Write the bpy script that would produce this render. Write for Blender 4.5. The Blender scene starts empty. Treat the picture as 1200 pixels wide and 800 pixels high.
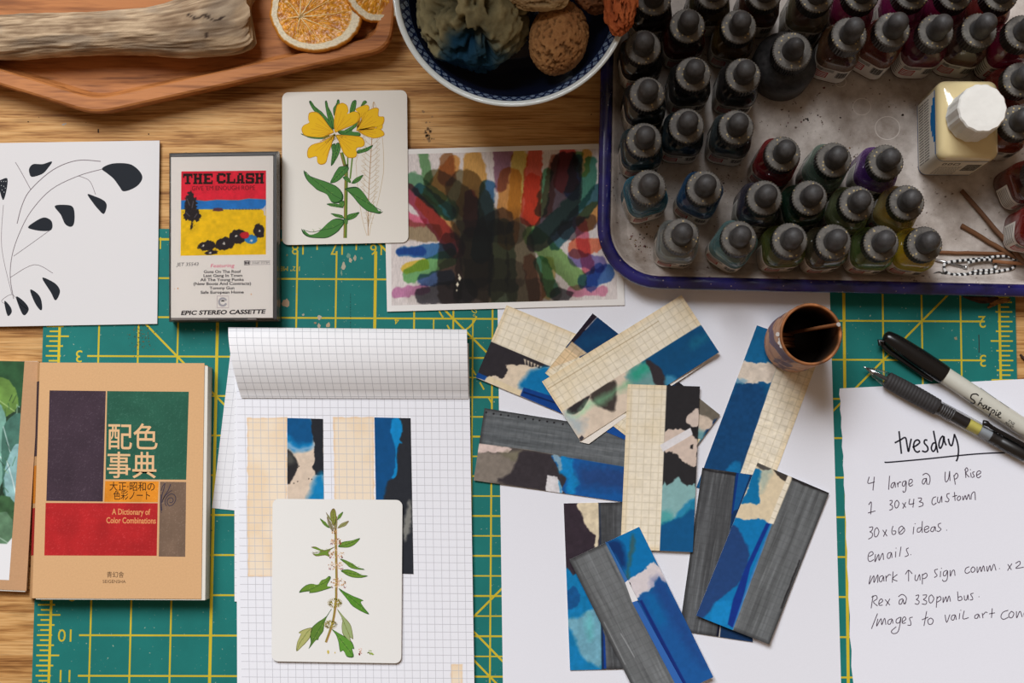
import bpy, math, random
import numpy as np
from mathutils import Vector, Matrix

# ------------------------------------------------------------------ camera, light, exposure
SC = bpy.context.scene
COL = SC.collection
random.seed(7)
CAM_ROT = (0.08281851, -0.01342755, 0.00394733)
CAM_LOC = (0.00198535, -0.02070869, 0.99413862)
FPX, CXP, CYP = 1800.0, 650.0, 400.0

cd = bpy.data.cameras.new('camera')
cd.sensor_width = 36.0
cd.lens = 36.0 * FPX / 1200.0
cd.shift_x = -(CXP - 600.0) / 1200.0
cd.clip_start = 0.05
cam = bpy.data.objects.new('camera', cd)
cam.rotation_euler = CAM_ROT
cam.location = CAM_LOC
COL.objects.link(cam)
SC.camera = cam

SC.view_settings.view_transform = 'Standard'
SC.view_settings.look = 'None'
SC.view_settings.gamma = 1.0
SC.view_settings.use_curve_mapping = False
SC.view_settings.exposure = 0.0
SC.cycles.max_bounces = 10
SC.cycles.transparent_max_bounces = 16
SC.cycles.use_denoising = True

W = bpy.data.worlds.new('World')
SC.world = W
W.use_nodes = True
W.node_tree.nodes['Background'].inputs[0].default_value = (1.0, 0.70, 0.46, 1)
W.node_tree.nodes['Background'].inputs[1].default_value = 0.20

def area_light(name, loc, target, sx, sy, power, color):
    l = bpy.data.lights.new(name, 'AREA')
    l.shape = 'RECTANGLE'; l.size = sx; l.size_y = sy; l.energy = power; l.color = color
    o = bpy.data.objects.new(name, l)
    o.location = loc
    d = Vector(target) - Vector(loc)
    o.rotation_euler = d.to_track_quat('-Z', 'Y').to_euler()
    COL.objects.link(o)
    return o
# a tall window high beyond the top of the desk, a little to the left: the one strong light
area_light('window_light', (-1.08, 2.43, 3.60), (0.0, 0.0, 0.0), 2.2, 2.2, 230.0, (0.945, 0.985, 1.03))

# ------------------------------------------------------------------ geometry helpers
def rot_xyz(r):
    a, b, c = r
    Rx = np.array([[1,0,0],[0,math.cos(a),-math.sin(a)],[0,math.sin(a),math.cos(a)]])
    Ry = np.array([[math.cos(b),0,math.sin(b)],[0,1,0],[-math.sin(b),0,math.cos(b)]])
    Rz = np.array([[math.cos(c),-math.sin(c),0],[math.sin(c),math.cos(c),0],[0,0,1]])
    return Rz @ Ry @ Rx
RM = rot_xyz(CAM_ROT)
CL = np.array(CAM_LOC)

def at(x, y, z=0.0):
    """World point at height z for a measured photo point (the survey of the desk)."""
    x = np.asarray(x, float); y = np.asarray(y, float); z = np.asarray(z, float)
    x, y, z = np.broadcast_arrays(x, y, z)
    d = np.stack([(x-CXP)/FPX, -(y-CYP)/FPX, -np.ones_like(x)], -1) @ RM.T
    t = (z - CL[2]) / d[..., 2]
    return CL + d * t[..., None]

def srgb(c):
    c = np.asarray(c, float) / 255.0
    return np.where(c <= 0.04045, c/12.92, ((c+0.055)/1.055)**2.4)

class MB:
    """Collects shapes with colours; build() links them as ONE mesh object."""
    def __init__(s):
        s.V=[]; s.C=[]; s.batches=[]; s.n=0
    def add(s, v, faces, color=(200,200,200), mat=0, linear=False, smooth=False):
        v = np.asarray(v, float).reshape(-1,3)
        c = np.asarray(color, float)
        if not linear: c = srgb(c)
        c = np.broadcast_to(c, (len(v),3))
        s.V.append(v); s.C.append(c)
        if isinstance(faces, np.ndarray):
            s.batches.append((faces.reshape(-1)+s.n, np.full(len(faces), faces.shape[1]), mat, smooth))
        else:
            if len(faces):
                flat = np.array([i for f in faces for i in f], int)+s.n
                cnt = np.array([len(f) for f in faces], int)
                s.batches.append((flat, cnt, mat, smooth))
        s.n += len(v)
        return s
    def build(s, name, mats, parent=None, loc=None, color=None):
        V = np.concatenate(s.V); Cc = np.concatenate(s.C)
        flat = np.concatenate([b[0] for b in s.batches]); cnt = np.concatenate([b[1] for b in s.batches])
        mi = np.concatenate([np.full(len(b[1]), b[2]) for b in s.batches])
        sm = np.concatenate([np.full(len(b[1]), b[3], bool) for b in s.batches])
        if parent is not None:
            V = V - np.array(WORLD.get(parent.name, (0,0,0)))
        elif loc is not None:
            V = V - np.array(loc)
        me = bpy.data.meshes.new(name)
        me.vertices.add(len(V)); me.vertices.foreach_set('co', V.astype(np.float32).ravel())
        me.loops.add(len(flat)); me.loops.foreach_set('vertex_index', flat.astype(np.int32))
        me.polygons.add(len(cnt))
        st = np.concatenate([[0], np.cumsum(cnt)[:-1]])
        me.polygons.foreach_set('loop_start', st.astype(np.int32))
        me.polygons.foreach_set('loop_total', cnt.astype(np.int32))
        me.polygons.foreach_set('material_index', mi.astype(np.int32))
        me.polygons.foreach_set('use_smooth', sm)
        ca = me.color_attributes.new('Col', 'FLOAT_COLOR', 'POINT')
        ca.data.foreach_set('color', np.concatenate([Cc, np.ones((len(Cc),1))],1).astype(np.float32).ravel())
        for m in (mats if isinstance(mats,(list,tuple)) else [mats]): me.materials.append(m)
        me.update(calc_edges=True)
        me.validate()
        o = bpy.data.objects.new(name, me)
        COL.objects.link(o)
        if parent is not None: o.parent = parent; WORLD[o.name] = WORLD.get(parent.name,(0,0,0))
        elif loc is not None: o.location = loc; WORLD[o.name] = tuple(loc)
        if color is not None: o.color = color
        return o
WORLD = {}

def tag(o, label=None, cat=None, group=None, kind=None):
    if label: o['label'] = label
    if cat: o['category'] = cat
    if group: o['group'] = group
    if kind: o['kind'] = kind
    return o

def thing(name, label, cat, loc=(0,0,0), group=None, rz=0.0):
    o = bpy.data.objects.new(name, None)
    o.empty_display_size = 0.02
    o.location = loc; o.rotation_euler = (0,0,rz)
    COL.objects.link(o)
    WORLD[o.name] = tuple(loc) if rz == 0 else (0,0,0)
    return tag(o, label, cat, group)

def smooth_poly(pts, n=4, closed=True):
    P = np.asarray(pts, float); k = len(P); out=[]
    rng = range(k) if closed else range(k-1)
    for i in rng:
        if closed: p0,p1,p2,p3 = P[(i-1)%k],P[i],P[(i+1)%k],P[(i+2)%k]
        else: p0,p1,p2,p3 = P[max(i-1,0)],P[i],P[i+1],P[min(i+2,k-1)]
        for j in range(n):
            t=j/n
            out.append(0.5*((2*p1)+(-p0+p2)*t+(2*p0-5*p1+4*p2-p3)*t*t+(-p0+3*p1-3*p2+p3)*t**3))
    if not closed: out.append(P[-1])
    return np.array(out)

def hash2(ix, iy, seed):
    h = (ix.astype(np.int64)*374761393 + iy.astype(np.int64)*668265263 + seed*1274126177) & 0x7fffffff
    h = ((h ^ (h >> 13)) * 1103515245 + 12345) & 0x7fffffff
    h = (h ^ (h >> 16)) & 0xffff
    return h/65535.0
def vnoise(x, y, seed=0):
    ix=np.floor(x); iy=np.floor(y); fx=x-ix; fy=y-iy
    fx=fx*fx*(3-2*fx); fy=fy*fy*(3-2*fy)
    a=hash2(ix,iy,seed); b=hash2(ix+1,iy,seed); c=hash2(ix,iy+1,seed); d=hash2(ix+1,iy+1,seed)
    return (a*(1-fx)+b*fx)*(1-fy)+(c*(1-fx)+d*fx)*fy
def fbm(x, y, seed=0, o=4):
    s=0; a=.5; t=0
    for i in range(o):
        s = s + a*vnoise(x*2**i, y*2**i, seed+i*17); t+=a; a*=.5
    return s/t
def vnoise3(p, seed=0):
    i=np.floor(p).astype(np.int64); f=p-i; f=f*f*(3-2*f); r=0
    for dx in (0,1):
        for dy in (0,1):
            for dz in (0,1):
                h = hash2(i[:,0]+dx+ (i[:,2]+dz)*7919, i[:,1]+dy+(i[:,2]+dz)*104729, seed)
                w=(f[:,0] if dx else 1-f[:,0])*(f[:,1] if dy else 1-f[:,1])*(f[:,2] if dz else 1-f[:,2])
                r = r + h*w
    return r
def fbm3(p, seed=0, o=4):
    s=0; a=.5; t=0
    for k in range(o):
        s = s+a*vnoise3(p*2**k, seed+31*k); t+=a; a*=.5
    return s/t

def poly_sd(X, Y, pts):
    """signed distance (negative inside) of points to a polygon"""
    P=np.asarray(pts,float); k=len(P)
    d=np.full(X.shape,1e9); inside=np.zeros(X.shape,bool)
    for i in range(k):
        ax,ay=P[i]; bx,by=P[(i+1)%k]
        ex,ey=bx-ax,by-ay; L=ex*ex+ey*ey
        if L<1e-12: continue
        t=np.clip(((X-ax)*ex+(Y-ay)*ey)/L,0,1)
        d=np.minimum(d,(X-ax-t*ex)**2+(Y-ay-t*ey)**2)
        if ay!=by:
            c=((ay>Y)!=(by>Y)) & (X < (bx-ax)*(Y-ay)/(by-ay)+ax)
            inside ^= c
    d=np.sqrt(d)
    return np.where(inside,-d,d)
def line_sd(X, Y, pts, w):
    """distance to a polyline minus its half width (width may vary along it)"""
    P=np.asarray(pts,float); k=len(P)
    ws=np.broadcast_to(np.asarray(w,float),(k,))/2
    d=np.full(X.shape,1e9)
    for i in range(k-1):
        ax,ay=P[i]; bx,by=P[i+1]; ex,ey=bx-ax,by-ay; L=ex*ex+ey*ey
        if L<1e-12: continue
        t=np.clip(((X-ax)*ex+(Y-ay)*ey)/L,0,1)
        d=np.minimum(d,np.sqrt((X-ax-t*ex)**2+(Y-ay-t*ey)**2)-(ws[i]+(ws[i+1]-ws[i])*t))
    return d

def zoomed(x0, y0, s):
    """photo coordinates of points measured on an enlarged crop"""
    def f(pts):
        p=np.asarray(pts,float)
        return np.stack([x0+p[...,0]/s, y0+p[...,1]/s],-1)
    return f

class Paint:
    """A printed or painted rectangle: a fine grid of coloured vertices between four corners."""
    def __init__(s, quad, step=0.7, base=(230,225,215)):
        q=np.asarray(quad,float); s.q=q
        w=max(np.hypot(*(q[1]-q[0])),np.hypot(*(q[2]-q[3]))); h=max(np.hypot(*(q[3]-q[0])),np.hypot(*(q[2]-q[1])))
        s.nx=int(max(2,w/step)); s.ny=int(max(2,h/step))
        S,T=np.meshgrid(np.linspace(0,1,s.nx+1),np.linspace(0,1,s.ny+1))
        s.S=S; s.T=T; s.w=w; s.h=h
        P=((1-S)*(1-T))[...,None]*q[0]+(S*(1-T))[...,None]*q[1]+(S*T)[...,None]*q[2]+((1-S)*T)[...,None]*q[3]
        s.X=P[...,0]; s.Y=P[...,1]
        s.C=np.ones(s.X.shape+(3,))*np.asarray(base,float)
        s.A=np.zeros(s.X.shape); s.K=None
    def put(s, m, color, alpha=1.0, mode='over'):
        m=np.clip(m,0,1)*alpha
        if s.K is not None: m=m*s.K
        m=m[...,None]; c=np.asarray(color,float)
        if mode=='over': s.C=s.C*(1-m)+c*m
        else: s.C=s.C*(1-m+m*c/255.0)
        s.A=np.maximum(s.A,m[...,0])
        return s
    def clip(s, poly):
        s.K=None if poly is None else np.clip(.5-poly_sd(s.X,s.Y,poly)/.7,0,1)
        return s
    def warp(s, amp, freq, seed):
        if not amp: return s.X,s.Y
        return (s.X+(fbm(s.X*freq,s.Y*freq,seed,3)-.5)*2*amp, s.Y+(fbm(s.X*freq+50,s.Y*freq+9,seed+3,3)-.5)*2*amp)
    def poly(s, pts, color, soft=.8, alpha=1.0, mode='over', wob=0, freq=.15, seed=1, curve=0):
        if curve: pts=smooth_poly(pts,curve)
        X,Y=s.warp(wob,freq,seed)
        return s.put(.5-poly_sd(X,Y,pts)/soft, color, alpha, mode)
    def line(s, pts, w, color, soft=.8, alpha=1.0, mode='over', wob=0, freq=.15, seed=1, curve=0):
        if curve:
            k=len(pts)
            if np.ndim(w): w=np.interp(np.linspace(0,k-1,(k-1)*curve+1),np.arange(k),w)
            pts=smooth_poly(pts,curve,False)
        X,Y=s.warp(wob,freq,seed)
        return s.put(.5-line_sd(X,Y,pts,w)/soft, color, alpha, mode)
    def grid(s, pitch, color, alpha=.5, width=.7, mask=None, ox=0., oy=0.):
        U=s.S*s.w+ox; V=s.T*s.h+oy
        du=np.abs((U/pitch+.5)%1-.5)*pitch; dv=np.abs((V/pitch+.5)%1-.5)*pitch
        m=np.clip(.5+width/2-np.minimum(du,dv),0,1)
        if mask is not None: m=m*mask
        return s.put(m,color,alpha)
    def mottle(s, amp, freq, seed=0, mask=None, sx=1., sy=1.):
        n=(fbm(s.X*freq*sx,s.Y*freq*sy,seed,4)-.5)*2*amp
        if mask is not None: n=n*mask
        s.C=np.clip(s.C*(1+n[...,None]),0,255)
        return s
    def surf(s, zfun):
        z=zfun(s.S,s.T) if callable(zfun) else np.full(s.X.shape,float(zfun))
        return at(s.X,s.Y,z)
    def emit(s, mb, zfun, thick=0.0003, edge=(228,224,216), mat=0, decal=False, edge_mat=None):
        P=s.surf(zfun); ny,nx=s.X.shape
        idx=np.arange(nx*ny).reshape(ny,nx)
        F=np.stack([idx[1:,:-1],idx[1:,1:],idx[:-1,1:],idx[:-1,:-1]],-1).reshape(-1,4)
        if decal:
            a=s.A.reshape(-1); F=F[a[F].max(1)>.04]
            used,inv=np.unique(F,return_inverse=True)
            mb.add(P.reshape(-1,3)[used], inv.reshape(-1,4), s.C.reshape(-1,3)[used], mat)
            return mb
        mb.add(P.reshape(-1,3),F,s.C.reshape(-1,3),mat)
        if thick:
            b=np.concatenate([idx[0,:-1],idx[:-1,-1],idx[-1,:0:-1],idx[:0:-1,0]])
            top=P.reshape(-1,3)[b]; bot=top-np.array([0,0,thick]); n=len(b)
            i=np.arange(n); j=(i+1)%n
            mb.add(np.concatenate([top,bot]),np.stack([i,i+n,j+n,j],-1)[:, ::-1].copy(),edge,mat if edge_mat is None else edge_mat)
            Bp=P.reshape(-1,3)-np.array([0,0,thick])
            # underside on a coarse grid
            ry=np.unique(np.linspace(0,ny-1,min(ny,25)).astype(int)); rx=np.unique(np.linspace(0,nx-1,min(nx,25)).astype(int))
            sub=Bp.reshape(ny,nx,3)[np.ix_(ry,rx)]; k=np.arange(sub.shape[0]*sub.shape[1]).reshape(sub.shape[:2])
            mb.add(sub.reshape(-1,3),np.stack([k[:-1,:-1],k[:-1,1:],k[1:,1:],k[1:,:-1]],-1).reshape(-1,4),edge,mat if edge_mat is None else edge_mat)
        return mb

def flat(z):
    return lambda p: at(np.asarray(p)[...,0],np.asarray(p)[...,1],z)

def slab(mb, pts, z0, z1, top=(235,233,230), side=None, mat=0, side_mat=None):
    """prism from a photo-measured outline (clockwise in the photo), between two heights"""
    T=at(np.asarray(pts,float)[:,0],np.asarray(pts,float)[:,1],z1); B=T.copy(); B[:,2]=z0; n=len(T)
    side = top if side is None else side
    area=np.sum(T[:,0]*np.roll(T[:,1],-1)-np.roll(T[:,0],-1)*T[:,1])
    if area<0: T=T[::-1]; B=B[::-1]
    mb.add(T,[tuple(range(n))],top,mat)
    i=np.arange(n); j=(i+1)%n
    mb.add(np.concatenate([T,B]),np.stack([i,i+n,j+n,j],-1),side,mat if side_mat is None else side_mat)
    mb.add(B[::-1],[tuple(range(n))],side,mat if side_mat is None else side_mat)
    return mb

def rrect_px(c, r, n=6):
    """rounded corners for a quad given TL,TR,BR,BL"""
    c=np.asarray(c,float); out=[]
    for i in range(4):
        p=c[i]; a=c[i-1]-p; b=c[(i+1)%4]-p; a/=np.hypot(*a); b/=np.hypot(*b)
        p1=p+a*r; p2=p+b*r
        for t in np.linspace(0,1,n+1):
            # circular arc approximated by a rational quadratic
            w=math.sqrt(.5); k=(1-t)**2+2*w*t*(1-t)+t*t
            out.append(((1-t)**2*p1+2*w*t*(1-t)*p+t*t*p2)/k)
    return np.array(out)

def fill(mb, pts, surf, color, mat=0):
    """flat patch of ink (concave outlines are tessellated)"""
    from mathutils.geometry import tessellate_polygon
    pts=np.asarray(pts,float)
    tris=tessellate_polygon([[Vector((p[0],-p[1],0)) for p in pts]])
    P=surf(pts); T=[]
    for a,b,c in tris:
        n=np.cross(P[b]-P[a],P[c]-P[a])
        T.append((a,b,c) if n[2]>=0 else (a,c,b))
    mb.add(P,T,color,mat)

def ribbon(mb, pts, w, surf, color, mat=0, closed=False):
    P=np.asarray(pts,float)
    if closed: P=np.concatenate([P,P[:1]])
    k=len(P)
    d=np.gradient(P,axis=0); L=np.maximum(np.hypot(d[:,0],d[:,1]),1e-9); nrm=np.stack([-d[:,1]/L,d[:,0]/L],1)
    ws=np.broadcast_to(np.asarray(w,float),(k,))[:,None]/2
    A=surf(P+nrm*ws); B=surf(P-nrm*ws)
    i=np.arange(k-1)
    mb.add(np.concatenate([A,B]),np.stack([i,i+1,i+1+k,i+k],-1),color,mat)

def stroke(mb, pts, w, surf, color, n=5, mat=0):
    if len(pts)==1:
        p=np.asarray(pts[0],float); a=np.linspace(0,2*math.pi,8)[:-1]
        fill(mb, p+np.stack([np.cos(a),np.sin(a)],1)*w*.6, surf, color, mat); return
    P=smooth_poly(pts,n,False) if len(pts)>2 else np.asarray(pts,float)
    ribbon(mb,P,w,surf,color,mat)

_tc={}
def glyphs(s, bold=0.0, align='LEFT'):
    key=(s,bold,align)
    if key in _tc: return _tc[key]
    cu=bpy.data.curves.new('lettering','FONT'); cu.body=s; cu.size=1.0; cu.offset=bold; cu.align_x=align; cu.resolution_u=3
    cu.fill_mode='FRONT'
    o=bpy.data.objects.new('lettering',cu); COL.objects.link(o)
    dg=bpy.context.evaluated_depsgraph_get(); dg.update()
    me=bpy.data.meshes.new_from_object(o.evaluated_get(dg))
    V=np.array([v.co[:] for v in me.vertices]).reshape(-1,3)[:, :2]
    F=[tuple(p.vertices) for p in me.polygons]
    bpy.data.objects.remove(o); bpy.data.curves.remove(cu); bpy.data.meshes.remove(me)
    _tc[key]=(V,F); return V,F

def text(mb, s, org, size, surf, color, ang=0.0, width=None, bold=0.0, shear=0.0, xs=1.0, align='LEFT', mat=0, flip=False):
    """printed lettering; org is the left end of the baseline in photo pixels, size the cap height / .72"""
    V,F=glyphs(s,bold,align)
    if len(V)==0: return
    x=V[:,0].copy(); y=V[:,1].copy()
    if width is not None:
        xs=width/((x.max()-x.min())*size); 
    x=x*xs
    x=x+y*shear
    a=math.radians(ang); 
    px=org[0]+size*(x*math.cos(a)+y*math.sin(a)); py=org[1]+size*(x*math.sin(a)-y*math.cos(a))
    P=surf(np.stack([px,py],1)); T=[]
    for f in F:
        n=np.cross(P[f[1]]-P[f[0]],P[f[2]]-P[f[0]])
        T.append(f if n[2]>=0 else f[::-1])
    mb.add(P,T,color,mat)

def lathe(profile, n=48, center=(0,0,0), closed_top=False):
    """(r,z) profile -> verts, quad faces; outward when the profile runs upwards on the outside"""
    pr=np.asarray(profile,float); k=len(pr); a=np.linspace(0,2*math.pi,n,endpoint=False)
    V=np.stack([pr[:,0][:,None]*np.cos(a),pr[:,0][:,None]*np.sin(a),np.repeat(pr[:,1][:,None],n,1)],-1)+np.array(center)
    idx=np.arange(k*n).reshape(k,n); nx=np.roll(idx,-1,1)
    F=np.stack([idx[:-1],nx[:-1],nx[1:],idx[1:]],-1).reshape(-1,4)
    return V.reshape(-1,3),F

def rsq(half, r, z, n=6, hy=None):
    """rounded rectangle loop"""
    hy=half if hy is None else hy; out=[]
    for k,(sx,sy) in enumerate(((1,1),(-1,1),(-1,-1),(1,-1))):
        for t in range(n+1):
            a=math.pi/2*(k+t/n)
            out.append((sx*(half-r)+r*math.cos(a), sy*(hy-r)+r*math.sin(a), z))
    return np.array(out)
def loft(mb, loops, color=(200,200,200), mat=0, smooth=True, cap0=True, cap1=True):
    n=len(loops[0]); k=len(loops)
    idx=np.arange(n*k).reshape(k,n); nx=np.roll(idx,-1,1)
    F=np.stack([idx[:-1],nx[:-1],nx[1:],idx[1:]],-1).reshape(-1,4)
    mb.add(np.concatenate(loops),F,color,mat,smooth=smooth)
    if cap0: mb.add(loops[0][::-1],[tuple(range(n))],color if np.ndim(color)==1 else color[0],mat)
    if cap1: mb.add(loops[-1],[tuple(range(n))],color if np.ndim(color)==1 else color[-1],mat)

def tube(mb, path, r, color=(120,80,50), mat=0, n=10, caps=True):
    """round bar along a 3-D path; r may vary"""
    P=np.asarray(path,float); k=len(P); r=np.broadcast_to(np.asarray(r,float),(k,))
    d=np.gradient(P,axis=0); d/=np.linalg.norm(d,axis=1)[:,None]
    up=np.where(np.abs(d[:,2:3])>.9,np.array([[1.,0,0]]),np.array([[0,0,1.]]))
    u=np.cross(up,d); u/=np.linalg.norm(u,axis=1)[:,None]; v=np.cross(d,u)
    a=np.linspace(0,2*math.pi,n,endpoint=False)
    loops=[P[i]+r[i]*(np.cos(a)[:,None]*u[i]+np.sin(a)[:,None]*v[i]) for i in range(k)]
    c=np.asarray(color,float)
    if c.ndim==2: c=np.repeat(c,n,0)
    idx=np.arange(n*k).reshape(k,n); nx=np.roll(idx,-1,1)
    F=np.stack([idx[:-1],nx[:-1],nx[1:],idx[1:]],-1).reshape(-1,4)
    mb.add(np.concatenate(loops),F,c,mat,smooth=True)
    if caps:
        mb.add(loops[0][::-1],[tuple(range(n))],c if c.ndim==1 else c[0],mat); mb.add(loops[-1],[tuple(range(n))],c if c.ndim==1 else c[-1],mat)

# ------------------------------------------------------------------ materials
def new_mat(name):
    m=bpy.data.materials.new(name); m.use_nodes=True
    nt=m.node_tree; b=nt.nodes['Principled BSDF']
    return m,nt,b
def N(nt, t, **k):
    n=nt.nodes.new(t)
    for a,v in k.items():
        if a.startswith('i_'): n.inputs[a[2:].replace('_',' ')].default_value=v
        else: setattr(n,a,v)
    return n
def lin(c): return tuple(srgb(c))+(1.0,)

def mat_vcol(name, rough=.6, spec=.3, noise=.05, nscale=900, bump=.0, coat=0.0):
    m,nt,b=new_mat(name); L=nt.links.new
    a=N(nt,'ShaderNodeAttribute',attribute_name='Col')
    tc=N(nt,'ShaderNodeTexCoord'); nz=N(nt,'ShaderNodeTexNoise',i_Scale=nscale,i_Detail=3.0)
    L(tc.outputs['Object'],nz.inputs['Vector'])
    mr=N(nt,'ShaderNodeMapRange'); mr.inputs[3].default_value=1-noise; mr.inputs[4].default_value=1+noise
    L(nz.outputs['Fac'],mr.inputs[0])
    mx=N(nt,'ShaderNodeMix',data_type='RGBA',blend_type='MULTIPLY'); mx.inputs[0].default_value=1
    L(a.outputs['Color'],mx.inputs[6]); L(mr.outputs[0],mx.inputs[7]); L(mx.outputs[2],b.inputs['Base Color'])
    b.inputs['Roughness'].default_value=rough; b.inputs['Specular IOR Level'].default_value=spec
    b.inputs['Coat Weight'].default_value=coat; b.inputs['Coat Roughness'].default_value=.12
    if bump:
        bp=N(nt,'ShaderNodeBump',i_Strength=bump,i_Distance=.0004); L(nz.outputs['Fac'],bp.inputs['Height']); L(bp.outputs[0],b.inputs['Normal'])
    return m
def mat_plain(name, c, rough=.5, spec=.5, metal=0.0, noise=.0, nscale=300, bump=0.0, bdist=.0005, coat=0.0):
    m,nt,b=new_mat(name); L=nt.links.new
    b.inputs['Base Color'].default_value=lin(c); b.inputs['Roughness'].default_value=rough
    b.inputs['Specular IOR Level'].default_value=spec; b.inputs['Metallic'].default_value=metal; b.inputs['Coat Weight'].default_value=coat
    tc=N(nt,'ShaderNodeTexCoord'); nz=N(nt,'ShaderNodeTexNoise',i_Scale=nscale,i_Detail=4.0); L(tc.outputs['Object'],nz.inputs['Vector'])
    if noise:
        cr=N(nt,'ShaderNodeValToRGB'); cc=np.asarray(c,float)
        cr.color_ramp.elements[0].position=.3; cr.color_ramp.elements[1].position=.7
        cr.color_ramp.elements[0].color=lin(np.clip(cc*(1-noise),0,255)); cr.color_ramp.elements[1].color=lin(np.clip(cc*(1+noise),0,255))
        L(nz.outputs['Fac'],cr.inputs[0]); L(cr.outputs[0],b.inputs['Base Color'])
    if bump:
        bp=N(nt,'ShaderNodeBump',i_Strength=bump,i_Distance=bdist); L(nz.outputs['Fac'],bp.inputs['Height']); L(bp.outputs[0],b.inputs['Normal'])
    return m

PAPER = mat_vcol('printed_paper', .75, .10, .03, 1500)
SATIN = mat_vcol('satin_card', .6, .14, .02, 1500)
KRAFT = mat_vcol('kraft_board', .75, .1, .10, 900)
RUBBERY = mat_vcol('coloured_plastic', .35, .5, .04, 500)
ROUGHC = mat_vcol('rough_natural', .85, .15, .12, 900, .5)

def mat_wood(name, stops, scale=(3,42,42), rough=.5, dirt=.0, gscale=1.0):
    m,nt,b=new_mat(name); L=nt.links.new
    tc=N(nt,'ShaderNodeTexCoord'); mp=N(nt,'ShaderNodeMapping'); mp.inputs['Scale'].default_value=scale
    L(tc.outputs['Object'],mp.inputs['Vector'])
    n1=N(nt,'ShaderNodeTexNoise',i_Scale=1.0*gscale,i_Detail=5.0,i_Roughness=.6,i_Distortion=.6); L(mp.outputs[0],n1.inputs['Vector'])
    mp2=N(nt,'ShaderNodeMapping'); mp2.inputs['Scale'].default_value=(scale[0]*3,scale[1]*7,scale[2]*7); L(tc.outputs['Object'],mp2.inputs['Vector'])
    n2=N(nt,'ShaderNodeTexNoise',i_Scale=1.0*gscale,i_Detail=3.0,i_Roughness=.7); L(mp2.outputs[0],n2.inputs['Vector'])
    ad=N(nt,'ShaderNodeMix',data_type='FLOAT'); ad.inputs[0].default_value=.42
    L(n1.outputs['Fac'],ad.inputs[2]); L(n2.outputs['Fac'],ad.inputs[3])
    cr=N(nt,'ShaderNodeValToRGB'); el=cr.color_ramp.elements
    while len(el)<len(stops): el.new(.5)
    for e,(p,c) in zip(el,stops): e.position=p; e.color=lin(c)
    L(ad.outputs[0],cr.inputs[0])
    out=cr.outputs[0]
    if dirt:
        n3=N(nt,'ShaderNodeTexNoise',i_Scale=9.0,i_Detail=5.0,i_Roughness=.65); L(tc.outputs['Object'],n3.inputs['Vector'])
        r3=N(nt,'ShaderNodeValToRGB'); r3.color_ramp.elements[0].position=.28; r3.color_ramp.elements[0].color=(1-dirt,)*3+(1,); r3.color_ramp.elements[1].position=.5; r3.color_ramp.elements[1].color=(1,1,1,1)
        L(n3.outputs['Fac'],r3.inputs[0])
        mx=N(nt,'ShaderNodeMix',data_type='RGBA',blend_type='MULTIPLY'); mx.inputs[0].default_value=1; L(out,mx.inputs[6]); L(r3.outputs[0],mx.inputs[7]); out=mx.outputs[2]
    mp4=N(nt,'ShaderNodeMapping'); mp4.inputs['Scale'].default_value=(scale[0]*3.2,scale[1]*8,scale[2]*8); L(tc.outputs['Object'],mp4.inputs['Vector'])
    n4=N(nt,'ShaderNodeTexNoise',i_Scale=1.0,i_Detail=2.0,i_Roughness=.5); L(mp4.outputs[0],n4.inputs['Vector'])
    r4=N(nt,'ShaderNodeValToRGB'); r4.color_ramp.elements[0].position=.30; r4.color_ramp.elements[0].color=(.50,.46,.42,1); r4.color_ramp.elements[1].position=.44; r4.color_ramp.elements[1].color=(1,1,1,1)
    L(n4.outputs['Fac'],r4.inputs[0])
    m4=N(nt,'ShaderNodeMix',data_type='RGBA',blend_type='MULTIPLY'); m4.inputs[0].default_value=.8; L(out,m4.inputs[6]); L(r4.outputs[0],m4.inputs[7]); out=m4.outputs[2]
    L(out,b.inputs['Base Color'])
    b.inputs['Roughness'].default_value=rough; b.inputs['Specular IOR Level'].default_value=.15
    bp=N(nt,'ShaderNodeBump',i_Strength=.25,i_Distance=.0005); L(n2.outputs['Fac'],bp.inputs['Height']); L(bp.outputs[0],b.inputs['Normal'])
    return m
OAK = mat_wood('oiled_oak', [(.34,(112,70,34)),(.43,(160,110,60)),(.50,(196,146,88)),(.60,(218,172,114))], (9,105,105), .5, .25)
CEDAR = mat_wood('red_cedar', [(.34,(104,58,30)),(.44,(156,96,52)),(.52,(186,120,68)),(.62,(178,112,62)),(.70,(136,78,42))], (5,34,34), .5)

def mat_thin_glass(name, tint=(.9,.95,.93), use_obj=False, rough=.04, refl=.12):
    m=bpy.data.materials.new(name); m.use_nodes=True; nt=m.node_tree; nt.nodes.clear(); L=nt.links.new
    out=N(nt,'ShaderNodeOutputMaterial'); tr=N(nt,'ShaderNodeBsdfTransparent'); gl=N(nt,'ShaderNodeBsdfGlossy'); gl.inputs['Roughness'].default_value=rough
    lw=N(nt,'ShaderNodeLayerWeight'); lw.inputs['Blend'].default_value=.35
    mr=N(nt,'ShaderNodeMapRange'); mr.inputs[3].default_value=refl*.4; mr.inputs[4].default_value=.55
    L(lw.outputs['Fresnel'],mr.inputs[0])
    mx=N(nt,'ShaderNodeMixShader'); L(mr.outputs[0],mx.inputs[0]); L(tr.outputs[0],mx.inputs[1]); L(gl.outputs[0],mx.inputs[2]); L(mx.outputs[0],out.inputs[0])
    if use_obj:
        oi=N(nt,'ShaderNodeObjectInfo')
        m2=N(nt,'ShaderNodeMix',data_type='RGBA'); m2.inputs[0].default_value=.45; m2.inputs[6].default_value=(.86,.9,.88,1)
        L(oi.outputs['Color'],m2.inputs[7]); L(m2.outputs[2],tr.inputs['Color'])
    else: tr.inputs['Color'].default_value=tint+(1,)
    return m
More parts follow.
